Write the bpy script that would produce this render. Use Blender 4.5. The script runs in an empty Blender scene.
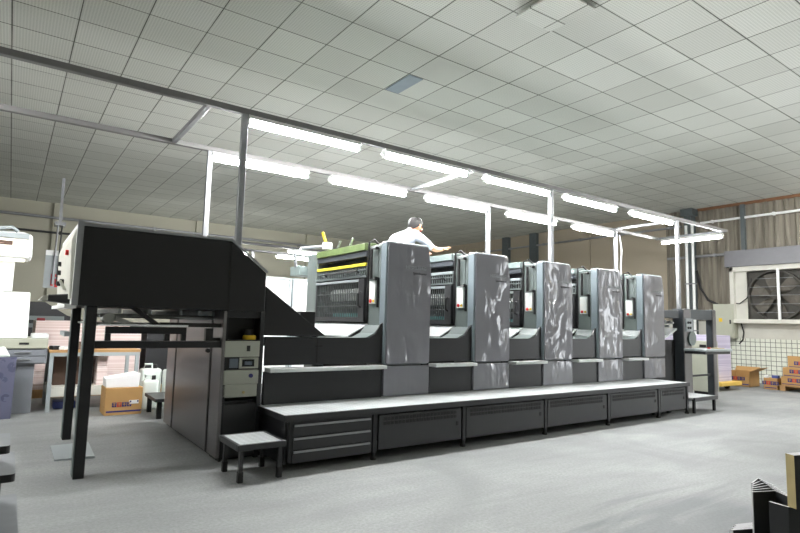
import bpy, math, random
from mathutils import Vector, Matrix
random.seed(7)
S = bpy.context.scene
COL = S.collection
PI = math.pi

# ------------------------------------------------------------------ materials
def nt(name):
    m = bpy.data.materials.new(name); m.use_nodes = True
    t = m.node_tree; b = t.nodes['Principled BSDF']
    return m, t, b
def N(t, kind, **kw):
    n = t.nodes.new(kind)
    for k, v in kw.items():
        if k in n.inputs: n.inputs[k].default_value = v
        else: setattr(n, k, v)
    return n
def L(t, a, ai, b, bi): t.links.new(a.outputs[ai], b.inputs[bi])
def mth(t, op, a, b=None, c=None):
    n = t.nodes.new('ShaderNodeMath'); n.operation = op
    for i, v in enumerate((a, b, c)):
        if v is None: continue
        if isinstance(v, (int, float)): n.inputs[i].default_value = v
        else: t.links.new(v, n.inputs[i])
    return n.outputs[0]
def mix(t, f, a, b):
    n = t.nodes.new('ShaderNodeMix'); n.data_type = 'RGBA'
    if isinstance(f, (int, float)): n.inputs[0].default_value = f
    else: t.links.new(f, n.inputs[0])
    for i, v in ((6, a), (7, b)):
        if isinstance(v, (tuple, list)): n.inputs[i].default_value = (*v[:3], 1)
        else: t.links.new(v, n.inputs[i])
    return n.outputs[2]
def srgb(r, g, b):
    f = lambda c: (c/255/12.92) if c/255 <= .04045 else ((c/255+.055)/1.055)**2.4
    return (f(r), f(g), f(b))
def mat(name, col, rough=.5, metal=0, noise=.12, scale=8, bump=0, bscale=40, coat=0, spec=.5):
    """painted / plain surface with a slightly uneven colour"""
    m, t, b = nt(name)
    tc = N(t, 'ShaderNodeTexCoord'); nz = N(t, 'ShaderNodeTexNoise', Scale=scale, Detail=4.0)
    L(t, tc, 'Object', nz, 'Vector')
    lo = tuple(c*(1-noise) for c in col); hi = tuple(min(1, c*(1+noise)) for c in col)
    t.links.new(mix(t, nz.outputs['Fac'], lo, hi), b.inputs['Base Color'])
    b.inputs['Roughness'].default_value = rough; b.inputs['Metallic'].default_value = metal
    b.inputs['Coat Weight'].default_value = coat; b.inputs['Specular IOR Level'].default_value = spec
    if bump:
        n2 = N(t, 'ShaderNodeTexNoise', Scale=bscale, Detail=3.0); L(t, tc, 'Object', n2, 'Vector')
        bp = N(t, 'ShaderNodeBump', Strength=bump, Distance=.01); L(t, n2, 'Fac', bp, 'Height'); L(t, bp, 'Normal', b, 'Normal')
    return m
def emis(name, col, strength):
    m, t, b = nt(name)
    b.inputs['Base Color'].default_value = (*col, 1); b.inputs['Emission Color'].default_value = (*col, 1)
    b.inputs['Emission Strength'].default_value = strength
    return m

M = {}
M['black'] = mat('black machine paint', srgb(17, 17, 20), .42, noise=.08)
M['black_in'] = mat('black iron', srgb(14, 14, 15), .5)
M['dark'] = mat('dark grey machine paint', srgb(28, 29, 32), .4, noise=.08)
M['dark2'] = mat('charcoal panel paint', srgb(44, 45, 47), .45, noise=.1)
M['slate'] = mat('slate grey machine paint', srgb(112, 121, 120), .4, noise=.06)
M['frame'] = mat('feeder frame paint', srgb(70, 75, 80), .4, noise=.06)
M['frame_lt'] = mat('pale grey machine paint', srgb(158, 166, 168), .4, noise=.05)
M['bezel'] = mat('pale blue grey enamel', srgb(126, 137, 143), .32, noise=.04)
M['side'] = mat('pale green grey machine paint', srgb(112, 121, 119), .4, noise=.05)
M['shutter'] = mat('dull grey shutter housing', srgb(112, 112, 116), .5, noise=.1)
M['darkred'] = mat('dark red plastic', srgb(120, 30, 36), .5)
M['grid'] = mat('grey guard wire', srgb(84, 89, 88), .45)
M['white'] = mat('white enamel', srgb(232, 234, 232), .35, noise=.03)
M['offwhite'] = mat('aged white paint', srgb(205, 204, 194), .6, noise=.1, scale=5)
M['beige'] = mat('beige grey panel paint', srgb(164, 166, 154), .45, noise=.05)
M['beige_box'] = mat('pale beige cabinet paint', srgb(178, 180, 164), .5, noise=.05)
M['rubber'] = mat('black rubber', srgb(18, 18, 19), .6)
M['steel'] = mat('brushed steel', srgb(175, 178, 180), .32, metal=.85, noise=.1)
M['galv'] = mat('galvanised steel', srgb(150, 152, 155), .45, metal=.5, noise=.12, scale=14)
M['railpaint'] = mat('dull rail steel', srgb(116, 115, 114), .5, metal=.2, noise=.1)
M['stainless'] = mat('grey sheet steel', srgb(128, 126, 128), .34, metal=.65, noise=.08, scale=3)
M['red'] = mat('red plastic', srgb(205, 40, 34), .4)
M['yellow'] = mat('yellow plastic', srgb(228, 190, 40), .4)
M['yellowpaint'] = mat('yellow pallet paint', srgb(226, 190, 90), .55)
M['inkgreen'] = mat('green ink stained tray', srgb(102, 120, 74), .5, noise=.4, scale=12)
M['traygrey'] = mat('pale green grey tray', srgb(134, 148, 146), .45, noise=.1)
M['inkyellow'] = mat('yellow inked bar', srgb(222, 208, 70), .35)
M['teal'] = mat('teal inked strip', srgb(70, 130, 130), .4)
M['roller'] = mat('pale roller', srgb(176, 178, 176), .35, noise=.35, scale=9)
M['cardboard'] = mat('brown cardboard', srgb(186, 146, 92), .8, noise=.12, scale=6)
M['cardboard_shade'] = mat('shaded cardboard inside', srgb(120, 86, 52), .85)
M['wood'] = mat('raw pallet wood', srgb(176, 138, 92), .75, noise=.2)
M['paper'] = mat('white paper', srgb(238, 238, 238), .8, noise=.02)
M['lavender'] = mat('lavender paper edges', srgb(200, 192, 214), .85, noise=.06, scale=20)
M['pinkpaper'] = mat('pale pink paper edges', srgb(222, 202, 198), .85, noise=.06, scale=20)
M['jug'] = mat('milky plastic', srgb(220, 228, 222), .35, noise=.05)
M['wallbeige'] = mat('cream grey wall paint', srgb(170, 168, 152), .8, noise=.05, scale=1.2)
M['navy'] = mat('navy print', srgb(52, 50, 110), .7)
M['redprint'] = mat('red print', srgb(196, 66, 50), .7)
M['purple'] = mat('purple print', srgb(96, 76, 148), .7)
M['bluebox'] = mat('blue plastic', srgb(70, 84, 150), .45)
M['skin'] = mat('skin', srgb(214, 164, 132), .55, noise=.05)
M['shirt'] = mat('pale blue white shirt', srgb(226, 232, 246), .85, noise=.03)
M['trousers'] = mat('dark trousers', srgb(48, 50, 60), .9)
M['hair'] = mat('dark hair', srgb(16, 13, 12), .6)
M['slabtop'] = mat('worn dark laminate', srgb(118, 122, 126), .5, noise=.2, scale=10)
M['platedark'] = mat('dark board face', srgb(40, 42, 44), .5, noise=.35, scale=7)
M['plateedge'] = mat('pale cut edge', srgb(196, 196, 198), .6)
M['woodedge'] = mat('yellowed edge', srgb(176, 160, 112), .7, noise=.25, scale=12)
M['brownpanel'] = mat('brown board', srgb(96, 74, 62), .7, noise=.2, scale=3)
M['cabgrey'] = mat('grey cabinet laminate', srgb(128, 132, 138), .5, noise=.05)
M['ledge'] = mat('bright tread plate', srgb(214, 218, 218), .42, noise=.06)
M['ltblue'] = mat('bluish ceiling sheet', srgb(150, 162, 172), .6)
M['tube'] = emis('lit fluorescent tube', (1, 1, 1), 170.0)
M['hoodglow'] = emis('viewing hood glow', (1, .96, .84), 1.1)
M['display'] = mat('dark display glass', srgb(26, 30, 36), .15)
M['key'] = mat('grey keys', srgb(96, 106, 116), .5)
M['rust'] = mat('rust brown strip', srgb(120, 84, 56), .8, noise=.2)
M['teal_col'] = mat('dark steel column paint', srgb(84, 92, 93), .6, noise=.2)
M['fan'] = mat('dusty fan metal', srgb(66, 64, 58), .7, noise=.35, scale=14)
M['fanlt'] = mat('dusty pale blade metal', srgb(84, 80, 72), .65, noise=.25, scale=9)

def m_film():
    """grey cover wrapped in crinkled clear film"""
    m, t, b = nt('grey cover in crinkled clear film')
    tc = N(t, 'ShaderNodeTexCoord'); oi = N(t, 'ShaderNodeObjectInfo')
    mp = N(t, 'ShaderNodeMapping'); mp.inputs['Scale'].default_value = (3.2, 3.2, 1.15); mp.inputs['Rotation'].default_value = (0, .25, 0)
    add = N(t, 'ShaderNodeVectorMath', operation='ADD')
    cmb = N(t, 'ShaderNodeCombineXYZ')
    rnd = mth(t, 'MULTIPLY', oi.outputs['Random'], 37.0)
    for i in range(3): t.links.new(rnd, cmb.inputs[i])
    L(t, tc, 'Object', add, 0); L(t, cmb, 0, add, 1); L(t, add, 0, mp, 'Vector')
    n1 = N(t, 'ShaderNodeTexNoise', Scale=1.5, Detail=2.0, Distortion=.8); L(t, mp, 0, n1, 'Vector')
    n2 = N(t, 'ShaderNodeTexVoronoi', Scale=2.2, feature='DISTANCE_TO_EDGE'); L(t, mp, 0, n2, 'Vector')
    n3 = N(t, 'ShaderNodeTexNoise', Scale=2.6, Detail=1.0); L(t, add, 0, n3, 'Vector')
    mk = N(t, 'ShaderNodeMapRange', interpolation_type='SMOOTHSTEP'); mk.inputs[1].default_value = .44; mk.inputs[2].default_value = .62; mk.inputs[3].default_value = .12; L(t, n3, 'Fac', mk, 0)
    h = mth(t, 'MULTIPLY', mk.outputs[0], mth(t, 'ADD', n1.outputs['Fac'], mth(t, 'MULTIPLY', mth(t, 'MINIMUM', n2.outputs['Distance'], .3), .8)))
    bp = N(t, 'ShaderNodeBump', Strength=.5, Distance=.06); t.links.new(h, bp.inputs['Height'])
    b.inputs['Base Color'].default_value = (*srgb(118, 118, 126), 1)
    b.inputs['Roughness'].default_value = .5
    b.inputs['Coat Weight'].default_value = .9; b.inputs['Coat Roughness'].default_value = .07
    L(t, bp, 'Normal', b, 'Coat Normal')
    bp2 = N(t, 'ShaderNodeBump', Strength=.06, Distance=.05); t.links.new(h, bp2.inputs['Height']); L(t, bp2, 'Normal', b, 'Normal')
    return m
M['film'] = m_film()

def m_tread():
    m, t, b = nt('tread plate')
    tc = N(t, 'ShaderNodeTexCoord'); mp = N(t, 'ShaderNodeMapping'); mp.inputs['Rotation'].default_value = (0, 0, PI/4)
    L(t, tc, 'Object', mp, 'Vector')
    br = N(t, 'ShaderNodeTexChecker', Scale=26.0); L(t, mp, 0, br, 'Vector')
    nz = N(t, 'ShaderNodeTexNoise', Scale=5.0, Detail=5.0); L(t, tc, 'Object', nz, 'Vector')
    c = mix(t, nz.outputs['Fac'], srgb(168, 172, 172), srgb(214, 218, 218))
    t.links.new(mix(t, mth(t, 'MULTIPLY', br.outputs['Fac'], .22), c, srgb(120, 124, 124)), b.inputs['Base Color'])
    bp = N(t, 'ShaderNodeBump', Strength=.3, Distance=.003); L(t, br, 'Fac', bp, 'Height'); L(t, bp, 'Normal', b, 'Normal')
    b.inputs['Roughness'].default_value = .5; b.inputs['Metallic'].default_value = .15
    return m
M['tread'] = m_tread()

def m_ceiling():
    m, t, b = nt('perforated ceiling tiles')
    tc = N(t, 'ShaderNodeTexCoord'); sp = N(t, 'ShaderNodeSeparateXYZ'); L(t, tc, 'Object', sp, 0)
    u = mth(t, 'DIVIDE', mth(t, 'SUBTRACT', sp.outputs[0], 4.56), .6)
    v = mth(t, 'DIVIDE', mth(t, 'SUBTRACT', sp.outputs[1], 4.895), .6)
    def edge(w, half):
        f = mth(t, 'FRACT', w); d = mth(t, 'MINIMUM', f, mth(t, 'SUBTRACT', 1.0, f))
        return mth(t, 'LESS_THAN', d, half)
    nz = N(t, 'ShaderNodeTexNoise', Scale=.9, Detail=5.0); L(t, tc, 'Object', nz, 'Vector')
    gap = mth(t, 'MULTIPLY_ADD', nz.outputs['Fac'], .012, .004)
    f = mth(t, 'MAXIMUM', edge(u, gap), edge(v, gap))
    cell = N(t, 'ShaderNodeCombineXYZ'); t.links.new(mth(t, 'FLOOR', u), cell.inputs[0]); t.links.new(mth(t, 'FLOOR', v), cell.inputs[1])
    wn = N(t, 'ShaderNodeTexWhiteNoise', noise_dimensions='3D'); L(t, cell, 0, wn, 'Vector')
    dots = mth(t, 'MULTIPLY', mth(t, 'SINE', mth(t, 'MULTIPLY', u, PI*20)), mth(t, 'SINE', mth(t, 'MULTIPLY', v, PI*20)))
    dots = mth(t, 'GREATER_THAN', mth(t, 'ABSOLUTE', dots), .5)
    base = mix(t, wn.outputs['Value'], srgb(203, 205, 198), srgb(218, 220, 213))
    base = mix(t, mth(t, 'MULTIPLY', dots, .28), base, srgb(110, 114, 108))
    st = N(t, 'ShaderNodeTexNoise', Scale=.5, Detail=6.0); L(t, tc, 'Object', st, 'Vector')
    base = mix(t, mth(t, 'MULTIPLY', st.outputs['Fac'], .12), base, srgb(170, 172, 150))
    t.links.new(mix(t, f, base, srgb(86, 88, 80)), b.inputs['Base Color'])
    b.inputs['Roughness'].default_value = .85
    return m
M['ceiling'] = m_ceiling()

def m_floor():
    m, t, b = nt('worn concrete floor')
    tc = N(t, 'ShaderNodeTexCoord')
    a = N(t, 'ShaderNodeTexNoise', Scale=.8, Detail=6.0, Distortion=1.2); L(t, tc, 'Object', a, 'Vector')
    mp = N(t, 'ShaderNodeMapping'); mp.inputs['Rotation'].default_value = (0, 0, .25); mp.inputs['Scale'].default_value = (.35, 2.6, 1)
    L(t, tc, 'Object', mp, 'Vector')
    s = N(t, 'ShaderNodeTexNoise', Scale=1.6, Detail=6.0, Distortion=1.5); L(t, mp, 0, s, 'Vector')
    g = N(t, 'ShaderNodeTexNoise', Scale=46.0, Detail=8.0, Roughness=.75); L(t, tc, 'Object', g, 'Vector')
    r1 = N(t, 'ShaderNodeValToRGB'); r1.color_ramp.elements[0].position = .3; r1.color_ramp.elements[1].position = .7
    r1.color_ramp.elements[0].color = (*srgb(130, 132, 132), 1); r1.color_ramp.elements[1].color = (*srgb(158, 160, 159), 1)
    L(t, a, 'Fac', r1, 'Fac')
    r2 = N(t, 'ShaderNodeMapRange'); r2.inputs[1].default_value = .38; r2.inputs[2].default_value = .62; L(t, s, 'Fac', r2, 0)
    c = mix(t, mth(t, 'MULTIPLY', mth(t, 'SUBTRACT', 1.0, r2.outputs[0]), .22), r1.outputs[0], srgb(106, 108, 111))
    gr = N(t, 'ShaderNodeMapRange'); gr.inputs[1].default_value = .4; gr.inputs[2].default_value = .6; L(t, g, 'Fac', gr, 0)
    c = mix(t, mth(t, 'MULTIPLY', gr.outputs[0], .42), c, srgb(96, 100, 97))
    # darker dirt patch worn into the aisle, with a shape of its own
    sp = N(t, 'ShaderNodeSeparateXYZ'); L(t, tc, 'Object', sp, 0)
    dx = mth(t, 'DIVIDE', mth(t, 'SUBTRACT', sp.outputs[0], 3.6), 1.0); dy = mth(t, 'DIVIDE', mth(t, 'SUBTRACT', sp.outputs[1], 1.75), .55)
    d = mth(t, 'SQRT', mth(t, 'ADD', mth(t, 'MULTIPLY', dx, dx), mth(t, 'MULTIPLY', dy, dy)))
    d = mth(t, 'ADD', d, mth(t, 'MULTIPLY', mth(t, 'SUBTRACT', s.outputs['Fac'], .5), 2.4))
    pr = N(t, 'ShaderNodeMapRange'); pr.inputs[1].default_value = 1.1; pr.inputs[2].default_value = .5; t.links.new(d, pr.inputs[0])
    c = mix(t, mth(t, 'MULTIPLY', pr.outputs[0], .55), c, srgb(88, 92, 97))
    t.links.new(c, b.inputs['Base Color'])
    b.inputs['Roughness'].default_value = .6
    bp = N(t, 'ShaderNodeBump', Strength=.25, Distance=.004); L(t, g, 'Fac', bp, 'Height'); L(t, bp, 'Normal', b, 'Normal')
    return m
M['floor'] = m_floor()

def m_tiles():
    m, t, b = nt('white wall tiles with dark grout')
    tc = N(t, 'ShaderNodeTexCoord'); sp = N(t, 'ShaderNodeSeparateXYZ'); L(t, tc, 'Object', sp, 0)
    def edge(sock):
        f = mth(t, 'FRACT', mth(t, 'DIVIDE', sock, .108)); return mth(t, 'LESS_THAN', f, .11)
    f = mth(t, 'MAXIMUM', edge(sp.outputs[1]), edge(sp.outputs[2]))
    nz = N(t, 'ShaderNodeTexNoise', Scale=3.0, Detail=5.0); L(t, tc, 'Object', nz, 'Vector')
    base = mix(t, nz.outputs['Fac'], srgb(214, 218, 204), srgb(234, 236, 226))
    t.links.new(mix(t, f, base, srgb(104, 110, 96)), b.inputs['Base Color'])
    b.inputs['Roughness'].default_value = .35
    return m
M['tiles'] = m_tiles()

def m_corr():
    m, t, b = nt('dusty corrugated sheet')
    tc = N(t, 'ShaderNodeTexCoord'); mp = N(t, 'ShaderNodeMapping'); mp.inputs['Scale'].default_value = (1, 7, .5)
    L(t, tc, 'Object', mp, 'Vector')
    nz = N(t, 'ShaderNodeTexNoise', Scale=1.5, Detail=6.0); L(t, mp, 0, nz, 'Vector')
    r = N(t, 'ShaderNodeMapRange'); r.inputs[1].default_value = .3; r.inputs[2].default_value = .7; L(t, nz, 'Fac', r, 0)
    t.links.new(mix(t, r.outputs[0], srgb(98, 92, 80), srgb(136, 130, 116)), b.inputs['Base Color'])
    b.inputs['Roughness'].default_value = .6
    return m
M['corr'] = m_corr()
M['panelwall'] = mat('brownish wall panel', srgb(164, 154, 136), .75, noise=.07, scale=.8)

def m_blueboard():
    m, t, b = nt('printed lavender blue sheet')
    tc = N(t, 'ShaderNodeTexCoord')
    v = N(t, 'ShaderNodeTexVoronoi', Scale=6.0); L(t, tc, 'Object', v, 'Vector')
    nz = N(t, 'ShaderNodeTexNoise', Scale=14.0, Detail=3.0); L(t, tc, 'Object', nz, 'Vector')
    f = mth(t, 'MULTIPLY', mth(t, 'LESS_THAN', v.outputs['Distance'], .4), mth(t, 'GREATER_THAN', nz.outputs['Fac'], .48))
    t.links.new(mix(t, f, srgb(82, 84, 106), srgb(58, 60, 84)), b.inputs['Base Color']); b.inputs['Roughness'].default_value = .6
    return m
M['blueboard'] = m_blueboard()

def m_layers(name, c1, c2, pitch):
    m, t, b = nt(name)
    tc = N(t, 'ShaderNodeTexCoord'); sp = N(t, 'ShaderNodeSeparateXYZ'); L(t, tc, 'Object', sp, 0)
    wn = N(t, 'ShaderNodeTexWhiteNoise', noise_dimensions='1D'); t.links.new(mth(t, 'FLOOR', mth(t, 'DIVIDE', sp.outputs[2], pitch)), wn.inputs['W'])
    t.links.new(mix(t, wn.outputs['Value'], c1, c2), b.inputs['Base Color']); b.inputs['Roughness'].default_value = .85
    return m
M['reams'] = m_layers('lavender paper layers', srgb(186, 178, 204), srgb(214, 208, 226), .018)
M['pinkreams'] = m_layers('pale pink paper layers', srgb(214, 190, 184), srgb(236, 222, 218), .014)

# ------------------------------------------------------------------ mesh builder
class MB:
    def __init__(s, o=(0, 0, 0)): s.v = []; s.f = []; s.mi = []; s.o = Vector(o); s.cur = 0
    def add(s, vs, fs):
        n = len(s.v); s.v += [Vector(v)-s.o for v in vs]; s.f += [[i+n for i in f] for f in fs]; s.mi += [s.cur]*len(fs); return s
    def box(s, x0, x1, y0, y1, z0, z1):
        return s.add([(x, y, z) for z in (z0, z1) for y in (y0, y1) for x in (x0, x1)],
            [(0, 2, 3, 1), (4, 5, 7, 6), (0, 1, 5, 4), (2, 6, 7, 3), (0, 4, 6, 2), (1, 3, 7, 5)])
    def hexa(s, p):   # eight corners, bottom ring then top ring
        return s.add(p, [(3, 2, 1, 0), (4, 5, 6, 7), (0, 1, 5, 4), (1, 2, 6, 5), (2, 3, 7, 6), (3, 0, 4, 7)])
    def prism(s, poly, a, b, axis='y'):
        """poly in the two other axes (x,z for y; y,z for x; x,y for z)"""
        def P(p, w): return {'y': (p[0], w, p[1]), 'x': (w, p[0], p[1]), 'z': (p[0], p[1], w)}[axis]
        n = len(poly)
        return s.add([P(p, a) for p in poly]+[P(p, b) for p in poly],
            [tuple(range(n)), tuple(range(2*n-1, n-1, -1))]+[(i, i+n, (i+1) % n+n, (i+1) % n) for i in range(n)])
    def tube(s, pts, r, n=10, caps=True):
        pts = [Vector(p) for p in pts]; rings = []
        for i, p in enumerate(pts):
            d = (pts[min(i+1, len(pts)-1)]-pts[max(i-1, 0)]).normalized()
            up = Vector((0, 0, 1)) if abs(d.z) < .9 else Vector((1, 0, 0))
            a = d.cross(up).normalized(); b = d.cross(a)
            rr = r[i] if isinstance(r, (list, tuple)) else r
            rings.append([p+(a*math.cos(2*PI*k/n)+b*math.sin(2*PI*k/n))*rr for k in range(n)])
        vs = [v for q in rings for v in q]; fs = []
        for i in range(len(pts)-1):
            for k in range(n): fs.append((i*n+k, i*n+(k+1) % n, (i+1)*n+(k+1) % n, (i+1)*n+k))
        if caps: fs += [tuple(range(n-1, -1, -1)), tuple((len(pts)-1)*n+k for k in range(n))]
        return s.add(vs, fs)
    def lathe(s, c, prof, n=20):
        vs = []; fs = []
        for r, z in prof: vs += [(c[0]+r*math.cos(2*PI*k/n), c[1]+r*math.sin(2*PI*k/n), c[2]+z) for k in range(n)]
        for i in range(len(prof)-1):
            for k in range(n): fs.append((i*n+k, i*n+(k+1) % n, (i+1)*n+(k+1) % n, (i+1)*n+k))
        fs += [tuple(range(n-1, -1, -1)), tuple((len(prof)-1)*n+k for k in range(n))]
        return s.add(vs, fs)
    def build(s, name, m, parent=None, bev=0, smooth=False, seg=2):
        me = bpy.data.meshes.new(name)
        me.from_pydata([tuple(v) for v in s.v], [], s.f)
        for mm in (m if isinstance(m, (list, tuple)) else [m]): me.materials.append(M[mm])
        for p, i in zip(me.polygons, s.mi): p.material_index = i
        import bmesh
        bm = bmesh.new(); bm.from_mesh(me); bmesh.ops.recalc_face_normals(bm, faces=bm.faces); bm.to_mesh(me); bm.free()
        if smooth:
            for p in me.polygons: p.use_smooth = True
            if hasattr(me, 'set_sharp_from_angle'): me.set_sharp_from_angle(angle=.7)
        o = bpy.data.objects.new(name, me); COL.objects.link(o)
        if parent is not None: o.parent = parent
        else: o.location = s.o
        if bev:
            b = o.modifiers.new('bevel', 'BEVEL'); b.width = bev; b.segments = seg; b.limit_method = 'ANGLE'; b.angle_limit = .6
        return o

def tag(o, label, cat, group=None):
    o['label'] = label; o['category'] = cat
    if group: o['group'] = group
    return o
def empty(name, loc, label=None, cat=None, group=None):
    o = bpy.data.objects.new(name, None); o.empty_display_size = .2; COL.objects.link(o); o.location = loc
    if label: tag(o, label, cat, group)
    return o
def struct(o): o['kind'] = 'structure'; return o
def kids(o): return [c for c in bpy.data.objects if c.parent == o]
def copy_tree(o, parent=None):
    c = o.copy(); COL.objects.link(c); c.parent = parent
    for k in kids(o): copy_tree(k, c)
    return c
def text_mesh(name, body, size, m, parent, loc, rot=(PI/2, 0, 0)):
    cu = bpy.data.curves.new(name, 'FONT'); cu.body = body; cu.size = size; cu.extrude = .001
    t = bpy.data.objects.new(name, cu); COL.objects.link(t)
    me = bpy.data.meshes.new_from_object(t.evaluated_get(bpy.context.evaluated_depsgraph_get()))
    bpy.data.objects.remove(t); me.materials.clear(); me.materials.append(M[m])
    o = bpy.data.objects.new(name, me); COL.objects.link(o); o.parent = parent; o.location = loc; o.rotation_euler = rot
    return o

# ------------------------------------------------------------------ the room
H = 4.43; XR = 14.7; YB = 18.6; XL = -7.0; YF = -8.0
struct(MB().box(XL-.2, XR+.2, YF, YB+.2, -.15, 0).build('floor', 'floor'))
struct(MB().box(XL-.2, XR+.2, YF, YB+.2, H, H+.12).build('ceiling', 'ceiling'))
struct(MB().box(XL, XR, YB, YB+.2, 0, H).build('wall_back', 'wallbeige'))
for i, x in enumerate((-3.2, .8, 4.8, 8.8, 12.8)): struct(MB((x, YB, 0)).box(x, x+.3, YB-.12, YB, 0, H).build(f'trim_{i+4}', 'wallbeige'))
struct(MB().box(XL-.2, XL, YF, YB+.2, 0, H).build('wall_left', 'wallbeige'))
# right wall: corrugated sheet, panelled stretch, plaster band and tiles
def corrugated(y0, y1, z0, z1):
    b = MB(); y = y0; prof = []
    while y < y1:
        prof += [(y, 0), (y+.12, 0), (y+.15, -.035), (y+.19, -.035), (y+.22, 0)]; y += .22
    n = len(prof); vs = [(XR-.012+d, yy, z) for z in (z0, z1) for yy, d in prof]
    return b.add(vs, [(i, i+1, i+1+n, i+n) for i in range(n-1)])
struct(corrugated(1.6, 7.84, 1.45, H).build('wall_right', 'corr'))
b = MB().box(XR, XR+.2, -.2, YB, 0, H).box(XR, XR+.2, YF, -.2, 3.4, H).box(XR, XR+.2, YF, -2.2, 0, 3.4); struct(b.build('wall_right_backing', 'panelwall'))  # leaves an unseen door gap, added and sized for daylight glints on the covers
struct(MB().box(XL, XR, YF-.2, YF, 0, H).build('wall_front', 'wallbeige'))
b = MB()
for y0, y1 in ((7.92, 10.4), (10.42, 12.4), (12.9, 13.7), (14.2, 16.2), (16.22, YB)): b.box(XR-.03, XR, y0, y1, 1.45, H)
struct(b.build('wall_right_panels', 'panelwall'))
struct(MB().box(XR-.05, XR, 1.5, YB, 1.06, 1.46).build('wall_right_plaster', 'offwhite'))
struct(MB().box(XR-.04, XR, 1.5, YB, 0, 1.06).build('wall_right_tiles', 'tiles'))
struct(MB().box(XR-.06, XR+.02, YF, 7.1, H-.07, H).build('trim_1', 'rust'))
struct(MB().box(XR-.14, XR-.02, 5.93, 6.02, 3.1, H-.07).build('trim_2', 'teal_col'))
tr = MB()
for y in (12.5, 13.8): tr.box(XR-.16, XR, y, y+.28, 0, H)
struct(tr.build('trim_3', 'teal_col'))

# steel column and pipes on the right wall
c = empty('steel_column', (XR-.2, 7.25, 0), 'dark steel column against the right wall, left of the beige switch cabinet', 'column')
MB(c.location).box(XR-.32, XR-.05, 7.15, 7.32, 0, H-.01).build('shaft', 'teal_col', c)
MB(c.location).box(XR-.36, XR-.04, 7.08, 7.4, H-.2, H-.01).build('capital', 'teal_col', c, .02)
for y, lab in ((7.06, 'white vertical pipe beside the dark steel column, right one of the pair'), (7.22, 'white vertical pipe in front of the dark steel column, left one of the pair')):
    p = empty('wall_pipe', (XR-.42, y, 0), lab, 'pipe', 'vertical pipes by the column')
    MB(p.location).tube([(XR-.42, y, .0), (XR-.42, y, 3.95)], .035).build('pipe_run', 'white', p, smooth=True)
    for z in (1.2, 2.4, 3.6): MB(p.location).box(XR-.47, XR-.33, y-.045, y+.045, z, z+.03).build('clamp', 'galv', p)
def conduit(y0, y1, z, lab, x=XR-.1, r=.03, m='galv', rot=0):
    p = empty('conduit', (x, y0, z), lab, 'pipe')
    MB(p.location).tube([(x, y0, z), (x, y1, z+rot)], r).build('pipe_run', m, p, smooth=True)
    k = int((y1-y0)/1.5)+1
    for i in range(k):
        y = y0+.3+i*(y1-y0-.6)/max(1, k-1); MB(p.location).box(x-r-.01, XR-.05, y-.02, y+.02, z-r-.01, z+r+.01).build('clamp', m, p)
    return p
conduit(2.2, 7.0, 4.03, 'pale horizontal pipe high on the corrugated wall above the fan', m='white')
conduit(7.5, 18.4, 4.0, 'pale horizontal pipe along the brown panelled wall behind the press', m='galv')
conduit(6.36, 7.9, 3.15, 'dark horizontal pipe on the corrugated wall left of the fan housing', m='galv', r=.035)
def xconduit(x0, x1, z, lab, m='galv', r=.04):
    y = YB-.2; p = empty('conduit', (x0, y, z), lab, 'pipe')
    MB(p.location).tube([(x0, y, z), (x1, y, z)], r).build('pipe_run', m, p, smooth=True)
    x = x0+.5
    while x < x1: MB(p.location).box(x-.03, x+.03, y-.05, YB-.004, z-.05, z+.05).build('clamp', m, p); x += 2.5
xconduit(-2, 12, 3.98, 'pale upper pipe running along the far back wall below the ceiling')
xconduit(-2, 3.2, 3.55, 'thin dark lower pipe on the far back wall at the left', 'dark2', .03)
b = MB((XR-.3, 6.9, 0)); b.tube([(XR-.42, 6.98, 2.75), (XR-.3, 6.95, 2.3), (XR-.25, 6.8, 2.0), (XR-.2, 6.55, 1.86)], .03)
tag(b.build('hose', 'rubber', smooth=True), 'dark hose hanging from the pipes down to the beige switch cabinet', 'hose')
b = MB((XR-.1, 6.25, 0)); b.tube([(XR-.065, 6.12, 1.42), (XR-.065, 6.07, 1.2), (XR-.062, 6.1, 1.02), (XR-.055, 6.19, .92)], .014)
tag(b.build('cable', 'rubber', smooth=True), 'thin black cable hanging on the tiled wall right of the switch cabinet', 'cable')
b = MB((XR-.1, 6.2, 2)); b.tube([(XR-.1, 6.3, 1.92), (XR-.16, 6.1, 1.9), (XR-.24, 5.9, 2.02), (XR-.2, 5.82, 2.3), (XR-.2, 5.8, 2.5)], .012)
tag(b.build('cable', 'rubber', smooth=True), 'thin black cable looping from the switch cabinet up into the fan opening', 'cable')

# switch cabinet
c = empty('switch_cabinet', (XR-.15, 6.6, 1.05), 'pale beige electrical switch cabinet with yellow sticker on the right wall', 'electrical cabinet')
MB(c.location).box(XR-.3, XR-.05, 6.2, 6.66, 1.05, 1.89).build('body', 'beige_box', c, .008)
MB(c.location).box(XR-.325, XR-.3, 6.215, 6.645, 1.07, 1.87).build('door', 'beige_box', c, .006)
MB(c.location).box(XR-.33, XR-.324, 6.44, 6.52, 1.45, 1.54).build('warning_sticker', 'yellow', c)
MB(c.location).box(XR-.34, XR-.324, 6.24, 6.27, 1.4, 1.5).build('latch', 'dark', c)

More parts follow.
